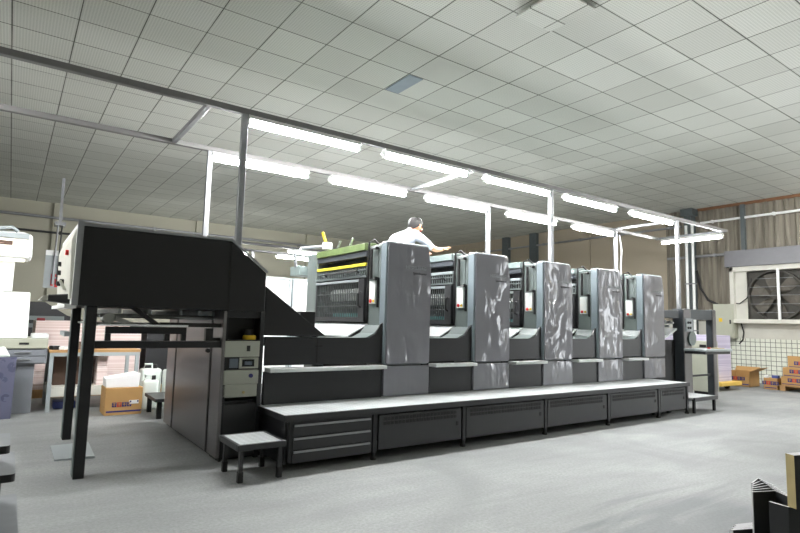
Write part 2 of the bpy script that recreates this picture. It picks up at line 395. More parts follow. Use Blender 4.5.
# fan window
w = empty('window_fan_surround', (XR, 5.4, 1.45)); w.name = 'window_1'; struct(w)
b = MB(w.location)
b.box(XR-.24, XR-.05, 6.19, 6.28, 1.45, 2.8).box(XR-.24, XR-.05, 3.0, 6.28, 2.68, 2.8).box(XR-.28, XR-.05, 3.0, 6.3, 1.42, 1.52)
b.build('window_frame', 'offwhite', w, .01)
b = MB(w.location); b.box(XR-.09, XR-.05, 3.0, 6.1, 1.5, 2.7); b.build('back_board', 'fan', w)
MB(w.location).box(XR-.12, XR-.06, 5.92, 6.19, 1.52, 2.68).build('side_board', 'offwhite', w)
MB(w.location).box(XR-.3, XR-.05, 2.8, 6.36, 2.8, 3.2).build('shutter_box', 'shutter', w, .01)
MB(w.location).box(XR-.28, XR-.24, 5.19, 5.24, 1.5, 2.7).build('mullion', 'white', w)
fc = (XR-.2, 5.3, 2.08)
f = empty('exhaust_fan', fc, 'large round dusty exhaust fan set in the white framed wall opening', 'fan')
b = MB(fc); R_ = .56; n = 40
ring = lambda r, x: [(x, fc[1]+r*math.cos(2*PI*k/n), fc[2]+r*math.sin(2*PI*k/n)) for k in range(n)]
vs = ring(R_, XR-.24)+ring(R_+.03, XR-.24)+ring(R_+.03, XR-.1)+ring(R_, XR-.1)
fs = []
for a, bb in ((0, 1), (1, 2), (2, 3), (3, 0)):
    for k in range(n): fs.append((a*n+k, a*n+(k+1) % n, bb*n+(k+1) % n, bb*n+k))
b.add(vs, fs).build('rim', 'fan', f, smooth=True)
b = MB(fc)
sq = [(fc[1]-.62, fc[2]-.58), (fc[1]+.62, fc[2]-.58), (fc[1]+.62, fc[2]+.58), (fc[1]-.62, fc[2]+.58)]
for (y0, z0), (y1, z1) in zip(sq, sq[1:]+sq[:1]): b.tube([(XR-.11, y0, z0), (XR-.11, y1, z1)], .02, 6)
b.build('square_housing', 'fan', f)
for k in range(6):
    a = 2*PI*k/6+.3; ca, sa = math.cos(a), math.sin(a); b = MB(fc); P = []
    for r, hw, tw in ((.09, .05, .05), (.3, .11, .035), (.52, .13, .02)):
        for sgn in (-1, 1): P.append((XR-.16+sgn*tw, fc[1]+r*ca-sgn*hw*sa, fc[2]+r*sa+sgn*hw*ca))
    Q = [(x+.006, y, z) for x, y, z in P]
    b.add(P+Q, [(0, 1, 3, 2), (2, 3, 5, 4), (6, 8, 9, 7), (8, 10, 11, 9), (0, 6, 7, 1), (4, 5, 11, 10), (0, 2, 8, 6), (2, 4, 10, 8), (1, 7, 9, 3), (3, 9, 11, 5)])
    b.build('blade', 'fanlt', f)
b = MB(fc); b.tube([(XR-.24, fc[1], fc[2]), (XR-.1, fc[1], fc[2])], .09, 20); b.build('hub', 'fan', f)
b = MB(fc)
for dz in (-.4, -.2, 0, .2, .4):
    hw = math.sqrt(max(.01, .55**2-dz*dz)); b.tube([(XR-.25, fc[1]-hw, fc[2]+dz), (XR-.25, fc[1]+hw, fc[2]+dz)], .006, 6)
b.build('guard', 'galv', f)

# ------------------------------------------------------------------ ceiling odd tiles
o = MB((4.08, 5.8, H)).box(3.97, 4.19, 5.5, 6.07, H-.012, H-.004).build('ceiling_tile', 'ltblue')
tag(o, 'bluish grey half tile in the pale ceiling above the left light row', 'ceiling tile')
b = MB((4.05, 3.4, H)); b.hexa([(3.99, 3.13, H-.05), (4.53, 3.13, H-.03), (4.53, 3.68, H-.03), (3.99, 3.68, H-.05), (3.99, 3.13, H-.03), (4.53, 3.13, H-.015), (4.53, 3.68, H-.015), (3.99, 3.68, H-.03)])
tag(b.build('ceiling_tile', 'ceiling'), 'sagging ceiling tile with a dark gap at the top of the view', 'ceiling tile')

# ------------------------------------------------------------------ light rack
def beam_x(b, x0, x1, y, z): return b.box(x0, x1, y-.03, y+.03, z, z+.055)
RF, RBK, RZ = 5.0, 6.4, 3.165
r = empty('light_rack', (6, 5.7, 0), 'long grey steel rail frame carrying fluorescent tubes above the press', 'light rack')
for y, x1 in ((RF, 11.45), (RBK, 11.45)):
    beam_x(MB(r.location), -2.5, x1, y, RZ).build('rail', 'railpaint', r, .004)
for x in (1.35, 4.7, 9.72):
    MB(r.location).box(x-.025, x+.025, RF+.03, RBK-.03, RZ+.005, RZ+.05).build('cross_bar', 'galv', r, .004)
MB(r.location).box(11.4, 11.45, RF+.03, RBK-.03, RZ, RZ+.05).build('cross_bar', 'galv', r, .004)
for x, y, zb in ((1.68, RF, 1.79), (6.14, RF, 2.05), (9.57, RF, 1.585), (1.76, RBK, 1.73), (6.28, RBK, 1.0), (9.86, RBK, 1.585)):
    MB(r.location).box(x-.028, x+.028, y-.028, y+.028, zb, RZ).build('post', 'galv', r, .004)
b = MB(r.location); b.tube([(9.91, RBK-.05, 3.1), (9.97, RBK-.06, 2.8), (9.93, RBK-.06, 2.5), (9.95, RBK-.06, 1.9)], .012); b.build('cable', 'white', r, smooth=True)

def make_light(label=None, group=None, loc=(0, 0, 0), name='fluorescent_light'):
    t = empty(name, loc, label, 'ceiling light', group)
    MB().prism([(-.03, 0), (-.07, -.046), (-.068, -.052), (-.028, -.04), (.028, -.04), (.068, -.052), (.07, -.046), (.03, 0)], -.62, .62, 'x').build('reflector', 'white', t)
    for s in (-1, 1): MB().box(s*.615-.012, s*.615+.012, -.03, .03, -.105, -.04).build('end_cap', 'white', t, .004)
    MB().tube([(-.6, 0, -.078), (.6, 0, -.078)], .026, 14).build('tube', 'tube', t, smooth=True)
    return t
ordn = ['first', 'second', 'third', 'fourth', 'fifth']
proto = None
def light(loc, lab, grp, rz=0):
    global proto
    if proto is None:
        proto = make_light(lab, grp, loc); o = proto
    else:
        o = copy_tree(proto); o.location = loc; tag(o, lab, 'ceiling light', grp)
    o.rotation_euler = (0, 0, rz); return o
for i, x in enumerate((2.33, 3.9, 5.47, 7.08, 8.77)):
    light((x, RF, RZ), f'lit fluorescent tube on the near front rail, {ordn[i]} from the left end', 'tubes on the front rail')
for i, x in enumerate((2.4, 3.97, 5.6, 7.36, 9.12)):
    light((x, RBK, RZ), f'lit fluorescent tube on the rear rail, {ordn[i]} from the left end', 'tubes on the rear rail')
for y in (RF, RBK):  # unseen tubes added to light the delivery's white end from the left
    light((-1.3, y, RZ), 'unseen fluorescent tube added on the left stretch of the rail', 'added tubes left of the view')
light((11.42, 5.68, RZ), 'lit fluorescent tube set crosswise at the right end of the light rack', 'tube on the rack end', PI/2)
# second rack far behind
r2 = empty('light_rack', (5.5, 12.8, 0), 'distant light rack seen behind the black delivery hood', 'light rack')
for y in (12.2, 13.4): beam_x(MB(r2.location), 2.5, 7.6, y, 2.93).build('rail', 'dark2', r2, .004)
MB(r2.location).box(4.86, 4.93, 13.37, 13.43, 0, 2.93).build('post', 'galv', r2)
MB(r2.location).box(7.3, 7.36, 12.17, 12.23, 0, 2.93).build('post', 'galv', r2)
for x, y, lab in ((4.15, 13.4, 'small distant lit tube just right of the tall grey post behind the hood'), (6.15, 13.4, 'upper one of two distant lit tubes left of the first printing unit'),
                  (5.95, 12.2, 'lower one of two distant lit tubes left of the first printing unit')):
    light((x, y, 2.93), lab, 'tubes on the distant rack')

# ------------------------------------------------------------------ printing units
UX = [3.22, 4.49, 5.73, 6.92, 8.1]
FY = 4.8
def rounded(poly, r=.03, n=4):
    out = []
    for i, p in enumerate(poly):
        a = Vector(poly[i-1]); p = Vector(p); c = Vector(poly[(i+1) % len(poly)])
        u = (a-p).normalized()*r; v = (c-p).normalized()*r
        for k in range(n+1):
            t = k/n; out.append(tuple((p+u)*(1-t)**2+p*2*t*(1-t)+(p+v)*t*t))
    return out
def make_unit(wl, tray, bar, label):
    """local frame: x=0 at the cover's left edge, y=0 at world y=4.8, z=0 floor; wl = length of the gangway on its left"""
    u = empty('printing_unit', (0, 0, 0), label, 'printing press unit', 'printing units of the press')
    MB().box(-wl, 0, .06, 1.62, 0, .45).build('gangway_plinth', 'black_in', u)
    MB().box(0, .605, .07, 1.62, 0, .45).build('plinth', 'black_in', u)
    MB().box(0, .605, -.005, .07, .455, .765).build('lower_cover', 'film', u, .008)
    sh = rounded([(-.005, .78), (.608, .78), (.615, 1.8), (.575, 2.095), (-.0, 2.095)], .03)
    MB().prism(sh, .0, .11).build('cover_shell', 'bezel', u, .012, seg=3)
    fr = rounded([(.018, .785), (.598, .785), (.604, 1.79), (.562, 2.077), (.02, 2.077)], .03)
    MB().prism(fr, -.012, .004).build('upper_cover', 'film', u, .006)
    c = [k for k in kids(u) if k.name.startswith('upper_cover')][0]
    text_mesh('maker_lettering', 'HEIDELBERG', .05, 'frame_lt', c, (.25, -.0135, 1.81))
    text_mesh('model_lettering', 'Speedmaster', .036, 'black_in', c, (.35, -.0135, 1.755))
    # side frames and core
    MB().box(.0, .58, .11, .345, .45, 2.07).build('near_side_frame', 'side', u, .015)
    MB().box(-.03, .55, 1.57, 1.86, .0, 2.1).build('far_side_frame', 'side', u, .03)
    MB().box(.12, .56, .33, 1.57, .45, 1.98).build('press_core', 'black_in', u)
    MB().box(.1, .4, .1, .3, 2.05, 2.085).build('top_cap', 'slate', u, .01)
    # black grab bar on the frame's left face
    h = MB().tube([(-.012, .14, 2.02), (-.04, .14, 2.02), (-.04, .235, 2.02), (-.04, .235, 1.69), (-.04, .135, 1.69), (-.012, .135, 1.69)], .018, 8)
    h.build('grab_bar', 'rubber', u, smooth=True)
    MB().box(-.008, .0, .15, .215, 1.72, 2.0).build('grab_recess', 'slate', u)
    MB().box(-.02, .0, .125, .145, 1.38, 1.7).build('seam_strip', 'rubber', u)
    k = MB().box(-.03, .0, .16, .28, 1.42, 1.67).build('control_box', 'white', u, .004)
    MB().tube([(-.042, .24, 1.45), (-.028, .24, 1.45)], .02, 10).build('stop_button', 'red', k)
    MB().tube([(-.04, .185, 1.45), (-.028, .185, 1.45)], .015, 10).build('signal_button', 'yellow', k)
    MB().tube([(.05, .2, 2.06), (.0, .25, 2.13), (-.02, .32, 2.1), (-.02, .33, 1.9), (-.02, .33, 1.25)], .012, 8).build('cable', 'rubber', u, smooth=True)
    # inking section between the frames, facing the delivery
    y0, y1 = .36, 1.55
    MB().prism([(-.05, 2.02), (.02, 2.02), (.22, 2.08), (.22, 2.12), (-.05, 2.1)], y0, y1).build('ink_fountain', tray, u, .004)
    MB().box(-.03, .06, y0, y1, 1.95, 2.015).build('fountain_blade', 'frame', u, .004)
    MB().box(-.035, .0, y0, y1, 1.845, 1.88).build('splash_bar', bar, u, .004)
    g = MB().box(-.028, -.01, y0, y1, 1.72, 1.74).box(-.028, -.01, y0, y1, 1.8, 1.812)
    yy = y0
    while yy < y1: g.box(-.024, -.014, yy, yy+.01, 1.74, 1.85); yy += .045
    g.build('upper_guard', 'slate', u)
    MB().box(.0, .012, y0, y1, 1.73, 1.86).build('upper_guard_back', 'dark', u)
    MB().tube([(-.05, y0+.12, 1.76), (-.075, y0+.12, 1.79), (-.075, y1-.3, 1.79), (-.05, y1-.3, 1.76)], .012, 8).build('guard_rail', 'dark2', u, smooth=True)
    fr = MB().box(-.05, -.01, y0, y0+.12, 1.22, 1.7).box(-.04, -.01, y1-.03, y1, 1.22, 1.7).box(-.045, -.01, y0, y1, 1.22, 1.27)
    cage = fr.build('cage_frame', 'dark2', u, .004)
    MB().box(-.045, -.012, y0+.1, y1, 1.67, 1.7).build('cage_top_bar', 'frame_lt', u, .004)
    g = MB(); yy = y0+.14
    while yy < y1-.03: g.box(-.032, -.022, yy, yy+.009, 1.27, 1.68); yy += .042
    for z in (1.4, 1.54): g.box(-.034, -.024, y0+.1, y1, z, z+.008)
    g.build('cage_grid', 'grid', u)
    MB().tube([(-.05, y0+.06, 1.38), (-.085, y0+.06, 1.4), (-.085, y0+.06, 1.53), (-.05, y0+.06, 1.55)], .012, 8).build('cage_handle', 'rubber', u, smooth=True)
    MB().tube([(.07, y0+.02, 1.52), (.07, y1-.02, 1.52)], .075, 20).build('form_roller', 'black_in', u, smooth=True)
    MB().tube([(.06, y0+.15, 1.53), (.06, y0+.85, 1.53)], .079, 20).build('roller_sleeve', 'roller', u, smooth=True)
    MB().tube([(.06, y0+.02, 1.36), (.06, y1-.02, 1.36)], .05, 18).build('damp_roller', 'dark', u, smooth=True)
    MB().box(-.015, .02, y0+.12, y0+.75, 1.275, 1.315).build('drip_strip', 'teal', u)
    # sheet-metal ramp and gangway
    MB().prism([(-.25, 1.055), (-.0, 1.19), (-.0, 1.205), (-.25, 1.07)], .34, 1.56).build('sheet_ramp', 'ledge', u)
    MB().prism([(-wl+.01, 1.0), (0.0, 1.0), (0.0, 1.19), (-.03, 1.19), (-.1, 1.105), (-.2, 1.058), (-wl+.01, 1.055)], .05, .33).build('gangway_rim', 'slate', u)
    MB().prism([(-wl+.01, .8), (-.0, .8), (-.0, 1.22), (-.03, 1.2), (-.09, 1.1), (-.17, 1.06), (-wl+.01, 1.06)], .03, .05).build('gangway_wall', 'dark', u)
    MB().box(-wl+.01, -.01, .05, 1.6, .98, 1.0).build('gangway_deck', 'dark2', u)
    MB().box(-wl+.02, -.012, -.09, .05, .745, .78).build('foot_ledge', 'ledge', u, .006)
    MB().box(-wl+.01, -.006, .015, .06, .45, .745).build('base_wall', 'dark', u)
    return u
U = []
u = make_unit(1.3, 'inkgreen', 'inkyellow', 'first printing unit from the left, smooth grey cover, green inked tray and yellow bar')
u.location = (UX[0], FY, 0); U.append(u)
# long wall's cupboard seams
for x in (-.78, -.74):
    o = MB().box(x, x+.03, .022, .031, .97, .985).build('cupboard_pull', 'rubber', u)
MB().box(-.765, -.76, .026, .031, .81, 1.05).build('cupboard_seam', 'rubber', u)
u = make_unit(.57, 'traygrey', 'frame_lt', 'second printing unit from the left, lightly wrinkled grey cover, below the reaching hand')
u.location = (UX[1], FY, 0); U.append(u)
labs = ['middle one of the five printing units, film wrapped cover with white diagonal glints',
        'fourth printing unit from the left, shiny crumpled film over its grey cover',
        'last printing unit on the right, nearest the feeder, with glossy film wrapped cover']
for i in range(3):
    c = copy_tree(U[1]); c.location = (UX[2+i], FY, 0); c['label'] = labs[i]; U.append(c)
for i in range(1, 5):          # each gangway reaches back to the unit before it
    gap = UX[i]-UX[i-1]-.613
    for k in kids(U[i]):
        if k.name.startswith(('gangway', 'foot_ledge', 'base_wall')): k.scale.x = gap/.57
# things on the first unit
b = MB((3.2, 6.0, 2.12))
t = empty('ink_can', (3.12, 6.12, 2.12), 'white can with a yellow spatula on the first printing unit', 'can')
MB(t.location).lathe((3.2, 6.12, 2.12), [(.055, 0), (.06, .0), (.062, .085), (.05, .085)]).build('can', 'white', t, smooth=True)
o = MB((3.2, 6.2, 2.15)).hexa([(3.19, 6.14, 2.2), (3.21, 6.14, 2.2), (3.21, 6.17, 2.2), (3.19, 6.17, 2.2), (3.19, 6.24, 2.36), (3.21, 6.24, 2.36), (3.21, 6.275, 2.35), (3.19, 6.275, 2.35)]).build('ink_spatula', 'yellow')
tag(o, 'yellow ink spatula standing in the white can on the first printing unit', 'spatula')
for y, lab in ((5.55, 'small bright metal key on the green tray, nearer the cover'), (5.85, 'small bright metal key on the green tray, nearer the white can')):
    o = MB((3.2, y, 2.12)).hexa([(3.2, y, 2.115), (3.22, y, 2.115), (3.22, y+.03, 2.115), (3.2, y+.03, 2.115), (3.2, y-.06, 2.19), (3.22, y-.06, 2.19), (3.22, y-.03, 2.2), (3.2, y-.03, 2.2)]).build('tray_key', 'steel'); tag(o, lab, 'key', 'keys on the ink tray')
# bent pale hose and small tank on the far frame of the first unit
MB().box(-.12, .2, 1.9, 2.2, 1.82, 1.95).build('dampening_tank', 'traygrey', U[0], .01)
MB().tube([(.0, 2.0, 1.9), (-.12, 2.02, 1.95), (-.14, 2.02, 2.13), (-.06, 2.0, 2.2), (.2, 1.9, 2.24)], .022).build('dampening_hose', 'galv', U[0], smooth=True)

# ------------------------------------------------------------------ delivery
D = empty('delivery_unit', (1.1, 5.6, 0), 'black delivery end of the press, boxy hood on two legs at the left', 'printing press delivery')
o_ = D.location
hood = [(.41, 1.29), (.41, 1.905), (1.56, 1.905), (1.895, 1.645), (1.895, 1.29)]
MB(o_).prism(hood, 4.8, 6.45).build('hood', 'black', D, .006)
MB(o_).prism([(1.558, 1.29), (1.566, 1.29), (1.566, 1.9), (1.558, 1.9)], 4.795, 4.81).build('hood_seam', 'rubber', D)
MB(o_).prism([(.41, 1.905), (1.555, 1.905), (1.57, 1.9), (1.9, 1.645), (1.91, 1.66), (1.565, 1.925), (.41, 1.925)], 4.79, 4.81).build('hood_edge_trim', 'galv', D)
MB(o_).prism([(1.9, 1.525), (2.53, 1.075), (1.9, 1.075)], 4.8, 4.84).build('slope_guard', 'black', D, .004)
MB(o_).prism([(1.9, 1.525), (2.53, 1.075), (1.9, 1.075)], 6.35, 6.39).build('slope_guard', 'black', D, .004)
MB(o_).prism([(1.9, 1.5), (1.94, 1.5), (2.5, 1.09), (2.46, 1.06)], 4.84, 6.35).build('slope_cover', 'dark', D)
MB(o_).box(2.34, 2.5, 4.98, 6.2, 1.06, 1.31).build('rear_hopper', 'black', D, .005)
# white operating end
E_ = MB(o_).box(.375, .41, 4.8, 6.4, 1.29, 1.93).build('end_panel', 'white', D, .006)
MB(o_).prism([(.345, 1.8), (.375, 1.9), (.375, 1.34), (.36, 1.34)], 4.92, 6.3).build('control_face', 'offwhite', D, .005)
MB(o_).box(.37, .412, 4.79, 4.81, 1.29, 1.94).build('end_edge', 'galv', D)
for y, z, m in ((5.15, 1.72, 'red'), (5.9, 1.68, 'rubber'), (5.9, 1.6, 'rubber'), (5.9, 1.5, 'rubber'), (5.5, 1.5, 'rubber')):
    MB(o_).tube([(.325, y, z), (.37, y, z)], .022, 12).build('button', m, D)
MB(o_).hexa([(.34, 5.2, 1.42), (.36, 5.2, 1.42), (.36, 5.3, 1.42), (.34, 5.3, 1.42), (.3, 5.25, 1.5), (.32, 5.25, 1.5), (.34, 5.32, 1.48), (.32, 5.32, 1.48)]).build('lever', 'beige', D)
MB(o_).box(.33, .41, 4.85, 6.4, 1.27, 1.3).build('sill', 'white', D)
k = MB(o_).hexa([(.22, 5.05, 1.325), (.4, 5.0, 1.3), (.4, 5.3, 1.3), (.22, 5.3, 1.325), (.22, 5.05, 1.37), (.4, 5.0, 1.385), (.4, 5.3, 1.385), (.22, 5.3, 1.37)]).build('grip_arm', 'dark2', D, .01)
MB(o_).hexa([(.17, 5.04, 1.325), (.23, 5.04, 1.325), (.23, 5.31, 1.325), (.17, 5.31, 1.325), (.2, 5.04, 1.36), (.23, 5.04, 1.375), (.23, 5.31, 1.375), (.2, 5.31, 1.36)]).build('grip_end', 'offwhite', k)
# legs
for y, x in ((4.81, .475), (6.35, .51)):
    l = MB(o_).box(x, x+.075, y, y+.1, 0, 1.29).build('leg', 'black', D, .004)
    MB(o_).box(x-.008, x, y, y+.1, .02, 1.29).build('leg_face', 'slate', l)
MB(o_).box(.42, .47, 5.9, 6.4, 1.02, 1.06).build('leg_bracket', 'frame_lt', D)
# pile frame under the hood
f = MB(o_).box(.535, 1.55, 4.83, 4.87, .965, 1.02).build('lower_beam', 'dark', D, .003)
MB(o_).box(.535, 1.55, 4.835, 4.845, .99, 1.025).build('beam_lip', 'stainless', f)
b = MB(o_).box(.62, 1.23, 4.84, 4.88, 1.08, 1.135).box(.62, .66, 4.84, 4.88, 1.02, 1.08).box(1.06, 1.1, 4.84, 4.88, 1.02, 1.08).box(1.19, 1.23, 4.84, 4.88, 1.02, 1.08)
b.build('pile_bracket', 'black', D, .003)
MB(o_).box(.56, 1.24, 4.835, 6.35, 1.14, 1.156).build('pile_board', 'ledge', D)
b = MB(o_).hexa([(.99, 4.86, 1.14), (1.05, 4.86, 1.14), (1.05, 4.9, 1.14), (.99, 4.9, 1.14), (.78, 4.86, 1.29), (.84, 4.86, 1.29), (.84, 4.9, 1.29), (.78, 4.9, 1.29)]).box(1.02, 1.56, 4.86, 4.9, 1.14, 1.175)
b.build('diagonal_stay', 'black', D)
for i, y in enumerate((5.1, 5.4, 5.75, 6.1)):
    MB(o_).tube([(.6, y, 1.22), (1.55, y, 1.22)], .018, 10).build('delivery_rod', 'steel', D, smooth=True)
b = MB(o_)
for x in (.72, .95, 1.2, 1.36, 1.48): b.box(x, x+.025, 5.0, 6.3, 1.24, 1.28)
b.build('sheet_brake', 'frame_lt', D)
MB(o_).tube([(.66, 5.0, 1.2), (.66, 5.18, 1.2)], .045, 16).build('hand_wheel', 'steel', D, smooth=True)
MB(o_).hexa([(.7, 4.95, 1.18), (.9, 4.95, 1.1), (.9, 5.0, 1.1), (.7, 5.0, 1.18), (.7, 4.95, 1.22), (.9, 4.95, 1.14), (.9, 5.0, 1.14), (.7, 5.0, 1.22)]).build('crank_arm', 'steel', D)
MB(o_).box(1.4, 1.46, 4.87, 4.92, 1.02, 1.13).box(1.46, 1.54, 4.87, 4.9, 1.02, 1.05).build('linkage', 'dark2', D)
MB(o_).tube([(1.42, 4.84, .94), (1.42, 4.87, .94)], .018, 12).build('hinge_knob', 'rubber', D)
# tower cabinet
MB(o_).box(1.55, 1.57, 4.8, 4.87, 0, 1.29).box(1.56, 1.9, 5.06, 6.75, 0, 1.29).build('tower_core', 'dark', D)
for y0, y1 in ((4.8, 5.08), (5.14, 6.36), (6.42, 6.78)):
    MB(o_).box(1.525, 1.56, y0, y1, .03, 1.285 if y0 > 4.9 else 1.285).build('side_panel', 'stainless', D, .006)
MB(o_).box(1.545, 1.9, 4.86, 5.06, 0, .5).box(1.86, 1.9, 4.8, 5.06, 0, 1.29).box(1.56, 1.86, 4.82, 5.06, 1.23, 1.29).build('tower_shell', 'dark', D, .004)
MB(o_).box(1.56, 1.87, 4.815, 4.86, .02, .475).build('kick_panel', 'dark2', D, .006)
b = MB(o_).box(1.56, 1.86, 4.95, 5.06, 1.03, 1.23); b.build('niche_back', 'black_in', D)
MB(o_).box(1.56, 1.86, 4.8, 4.95, 1.02, 1.035).build('niche_shelf', 'black_in', D)
p = MB(o_).box(1.55, 1.865, 4.795, 4.86, .885, 1.025).build('upper_console_panel', 'beige', D, .005)
MB(o_).box(1.745, 1.775, 4.79, 4.797, .935, .985).build('key_switch', 'rubber', p)
p = MB(o_).box(1.55, 1.865, 4.81, 4.9, .775, .885).build('display_panel', 'black_in', D)
MB(o_).box(1.6, 1.675, 4.803, 4.812, .79, .87).build('keypad', 'key', p)
MB(o_).box(1.685, 1.86, 4.797, 4.812, .782, .878).build('display_bezel', 'beige', p, .003)
MB(o_).box(1.71, 1.82, 4.793, 4.799, .8, .862).build('display', 'display', p)
MB(o_).box(1.73, 1.8, 4.79, 4.794, .815, .845).build('display_readout', 'key', p)
p = MB(o_).box(1.55, 1.865, 4.79, 4.86, .645, .77).build('middle_console_panel', 'beige', D, .008)
MB(o_).tube([(1.79, 4.775, .72), (1.79, 4.792, .72)], .018, 12).build('knob', 'navy', p)
p = MB(o_).box(1.55, 1.86, 4.8, 4.86, .535, .645).build('lower_console_panel', 'beige', D, .006)
MB(o_).tube([(1.735, 4.79, .575), (1.735, 4.801, .575)], .012, 10).build('latch', 'woodedge', p)
t = empty('tape_roll', (1.79, 4.87, 1.035), 'yellow tape roll with dark core in the niche above the beige console', 'tape')
MB(t.location).lathe((1.79, 4.87, 1.035), [(.055, 0), (.06, .008), (.06, .032), (.055, .04)]).build('roll', 'yellow', t, smooth=True)
MB(t.location).lathe((1.78, 4.88, 1.075), [(.05, 0), (.045, .05)]).build('core', 'black_in', t, smooth=True)

# ------------------------------------------------------------------ footboard
FBY = 4.2
F = empty('footboard_platform', (5, 4.5, 0), 'long low walkway of bright tread plate with dark vented panels along the press front', 'platform')
o_ = F.location
MB(o_).box(1.885, 8.27, FBY, 4.86, .43, .45).build('tread_deck', 'tread', F)
MB(o_).box(1.88, 8.275, FBY-.012, FBY+.02, .4, .452).build('deck_edge', 'dark2', F, .003)
MB(o_).box(1.88, 1.92, FBY+.02, 4.85, .4, .448).build('end_edge', 'dark2', F, .003)
MB(o_).box(1.9, 1.92, FBY+.05, 4.8, .05, .4).build('end_panel', 'dark', F)
dr = MB(o_).box(1.92, 2.72, FBY+.01, FBY+.3, .07, .4).build('drawer_block', 'dark2', F, .004)
for z in (.36, .255, .15):
    d = MB(o_).box(1.95, 2.7, FBY-.002, FBY+.02, z-.085, z+.012).build('drawer', 'dark2', dr, .004)
    MB(o_).box(1.96, 2.69, FBY-.014, FBY+.0, z-.004, z+.012).build('pull_strip', 'galv', d)
for i, (x0, x1) in enumerate(((2.79, 3.78), (3.85, 5.03), (5.1, 6.23), (6.31, 7.41), (7.49, 8.17))):
    p = MB(o_).box(x0, x1, FBY+.005, FBY+.03, .08, .385).build('vent_panel', 'dark2', F, .004)
    b = MB(o_); x = x0+.05
    while x < x1-.08:
        b.box(x, x+.03, FBY, FBY+.008, .336, .366).box(x, x+.03, FBY, FBY+.008, .296, .326); x += .042
    b.build('vent_slots', 'rubber', p)
    MB(o_).box(x1-.07, x1-.045, FBY-.002, FBY+.008, .22, .26).build('latch', 'rubber', p)
for x in (2.73, 3.8, 5.05, 6.26, 7.44, 8.21):
    l = MB(o_).box(x, x+.04, FBY+.005, FBY+.05, .06, .43).build('leg', 'dark', F)
    MB(o_).lathe((x+.02, FBY+.025, 0), [(.03, 0), (.03, .02), (.018, .03), (.018, .07)], 12).build('foot', 'rubber', l)
for x in (1.95, 8.21):
    MB(o_).box(x, x+.04, 4.78, 4.82, 0, .43).build('leg', 'dark', F)
b = MB((7.9, 4.4, 0))
for x in (7.62, 7.75, 7.86, 8.0): b.tube([(x, 4.4, .03), (x+.08, 4.4, .03)], .03, 8)
tag(b.build('pipe_fittings', 'rubber'), 'dark pipe fittings lying under the right end of the walkway', 'fittings')

# step stool
t = empty('step_stool', (1.67, 4.3, 0), 'low step stool with pale tread top in front of the delivery console', 'step stool')
o_ = t.location
MB(o_).box(1.47, 1.84, 4.1, 4.53, .26, .278).build('tread_top', 'tread', t)
MB(o_).box(1.46, 1.85, 4.09, 4.12, .235, .28).box(1.46, 1.49, 4.12, 4.51, .235, .28).box(1.46, 1.85, 4.51, 4.54, .235, .28).box(1.82, 1.85, 4.12, 4.51, .235, .28).build('rim', 'dark2', t, .004)
for x, y in ((1.5, 4.12), (1.81, 4.12), (1.5, 4.48), (1.81, 4.48)):
    l = MB(o_).box(x-.015, x+.015, y-.01, y+.02, .06, .24).build('leg', 'dark2', t)
    MB(o_).box(x-.02, x+.02, y-.015, y+.025, 0, .08).build('rubber_foot', 'rubber', l, .004)

# low step at the feeder end
t = empty('low_step', (8.7, 4.3, 0), 'low pale step at the right end of the walkway before the feeder', 'step')
o_ = t.location
MB(o_).box(8.32, 9.0, 4.15, 4.82, .205, .225).build('tread_top', 'tread', t)
MB(o_).box(8.31, 9.01, 4.14, 4.165, .175, .228).build('rim', 'dark2', t)
for x, y in ((8.97, 4.18), (8.36, 4.18), (8.97, 4.76), (8.36, 4.76)):
    MB(o_).box(x-.018, x+.018, y-.015, y+.02, 0, .205).build('leg', 'black_in', t)

# ------------------------------------------------------------------ feeder
Fd = empty('feeder_unit', (9.8, 5.6, 0), 'dark grey portal shaped feeder frame at the right end of the press', 'printing press feeder')
o_ = Fd.location
MB(o_).box(8.72, 9.3, 4.95, 6.3, 0, 1.05).build('feed_base', 'black_in', Fd)
MB(o_).prism([(8.72, 1.42), (9.3, 1.42), (9.3, 1.56), (8.72, 1.54)], 4.86, 6.4).build('feed_head', 'frame', Fd, .006)
MB(o_).prism([(8.72, 1.0), (9.3, 1.22), (9.3, 1.25), (8.72, 1.03)], 4.9, 6.3).build('feed_board', 'ledge', Fd)
for x, z in ((8.85, 1.2), (9.05, 1.28), (9.18, 1.34), (8.95, 1.36)):
    MB(o_).tube([(x, 4.9, z), (x, 6.3, z)], .02, 8).build('feed_roller', 'steel', Fd, smooth=True)
b = MB(o_)
for y in (5.0, 5.3, 5.6, 5.9): b.box(8.75, 9.28, y, y+.03, 1.33, 1.37)
b.build('tape_guides', 'slate', Fd)
MB(o_).box(8.74, 9.5, 5.3, 6.3, 1.56, 1.63).build('head_cover', 'white', Fd, .01)
MB(o_).box(9.34, 9.6, 4.82, 5.0, .02, 1.585).build('near_column', 'frame', Fd, .008)
MB(o_).box(9.34, 9.6, 6.1, 6.42, .02, 1.585).build('far_column', 'frame', Fd, .008)
MB(o_).box(9.355, 9.6, 4.81, 4.826, .1, 1.57).build('column_face', 'stainless', Fd, .004)
MB(o_).box(9.6, 10.36, 4.82, 4.96, 1.41, 1.585).build('near_beam', 'frame', Fd, .006)
MB(o_).box(9.6, 10.36, 6.28, 6.42, 1.41, 1.585).build('far_beam', 'frame', Fd, .006)
MB(o_).box(10.36, 10.5, 4.82, 4.93, .02, 1.6).build('near_post', 'frame', Fd, .008)
MB(o_).box(10.36, 10.5, 6.1, 6.42, .02, 1.6).build('far_post', 'frame', Fd, .008)
MB(o_).box(10.37, 10.49, 4.808, 4.826, .02, 1.59).build('post_face', 'stainless', Fd, .004)
p = MB(o_).box(9.4, 9.62, 4.79, 4.815, 1.2, 1.42).build('button_plate', 'frame_lt', Fd, .004)
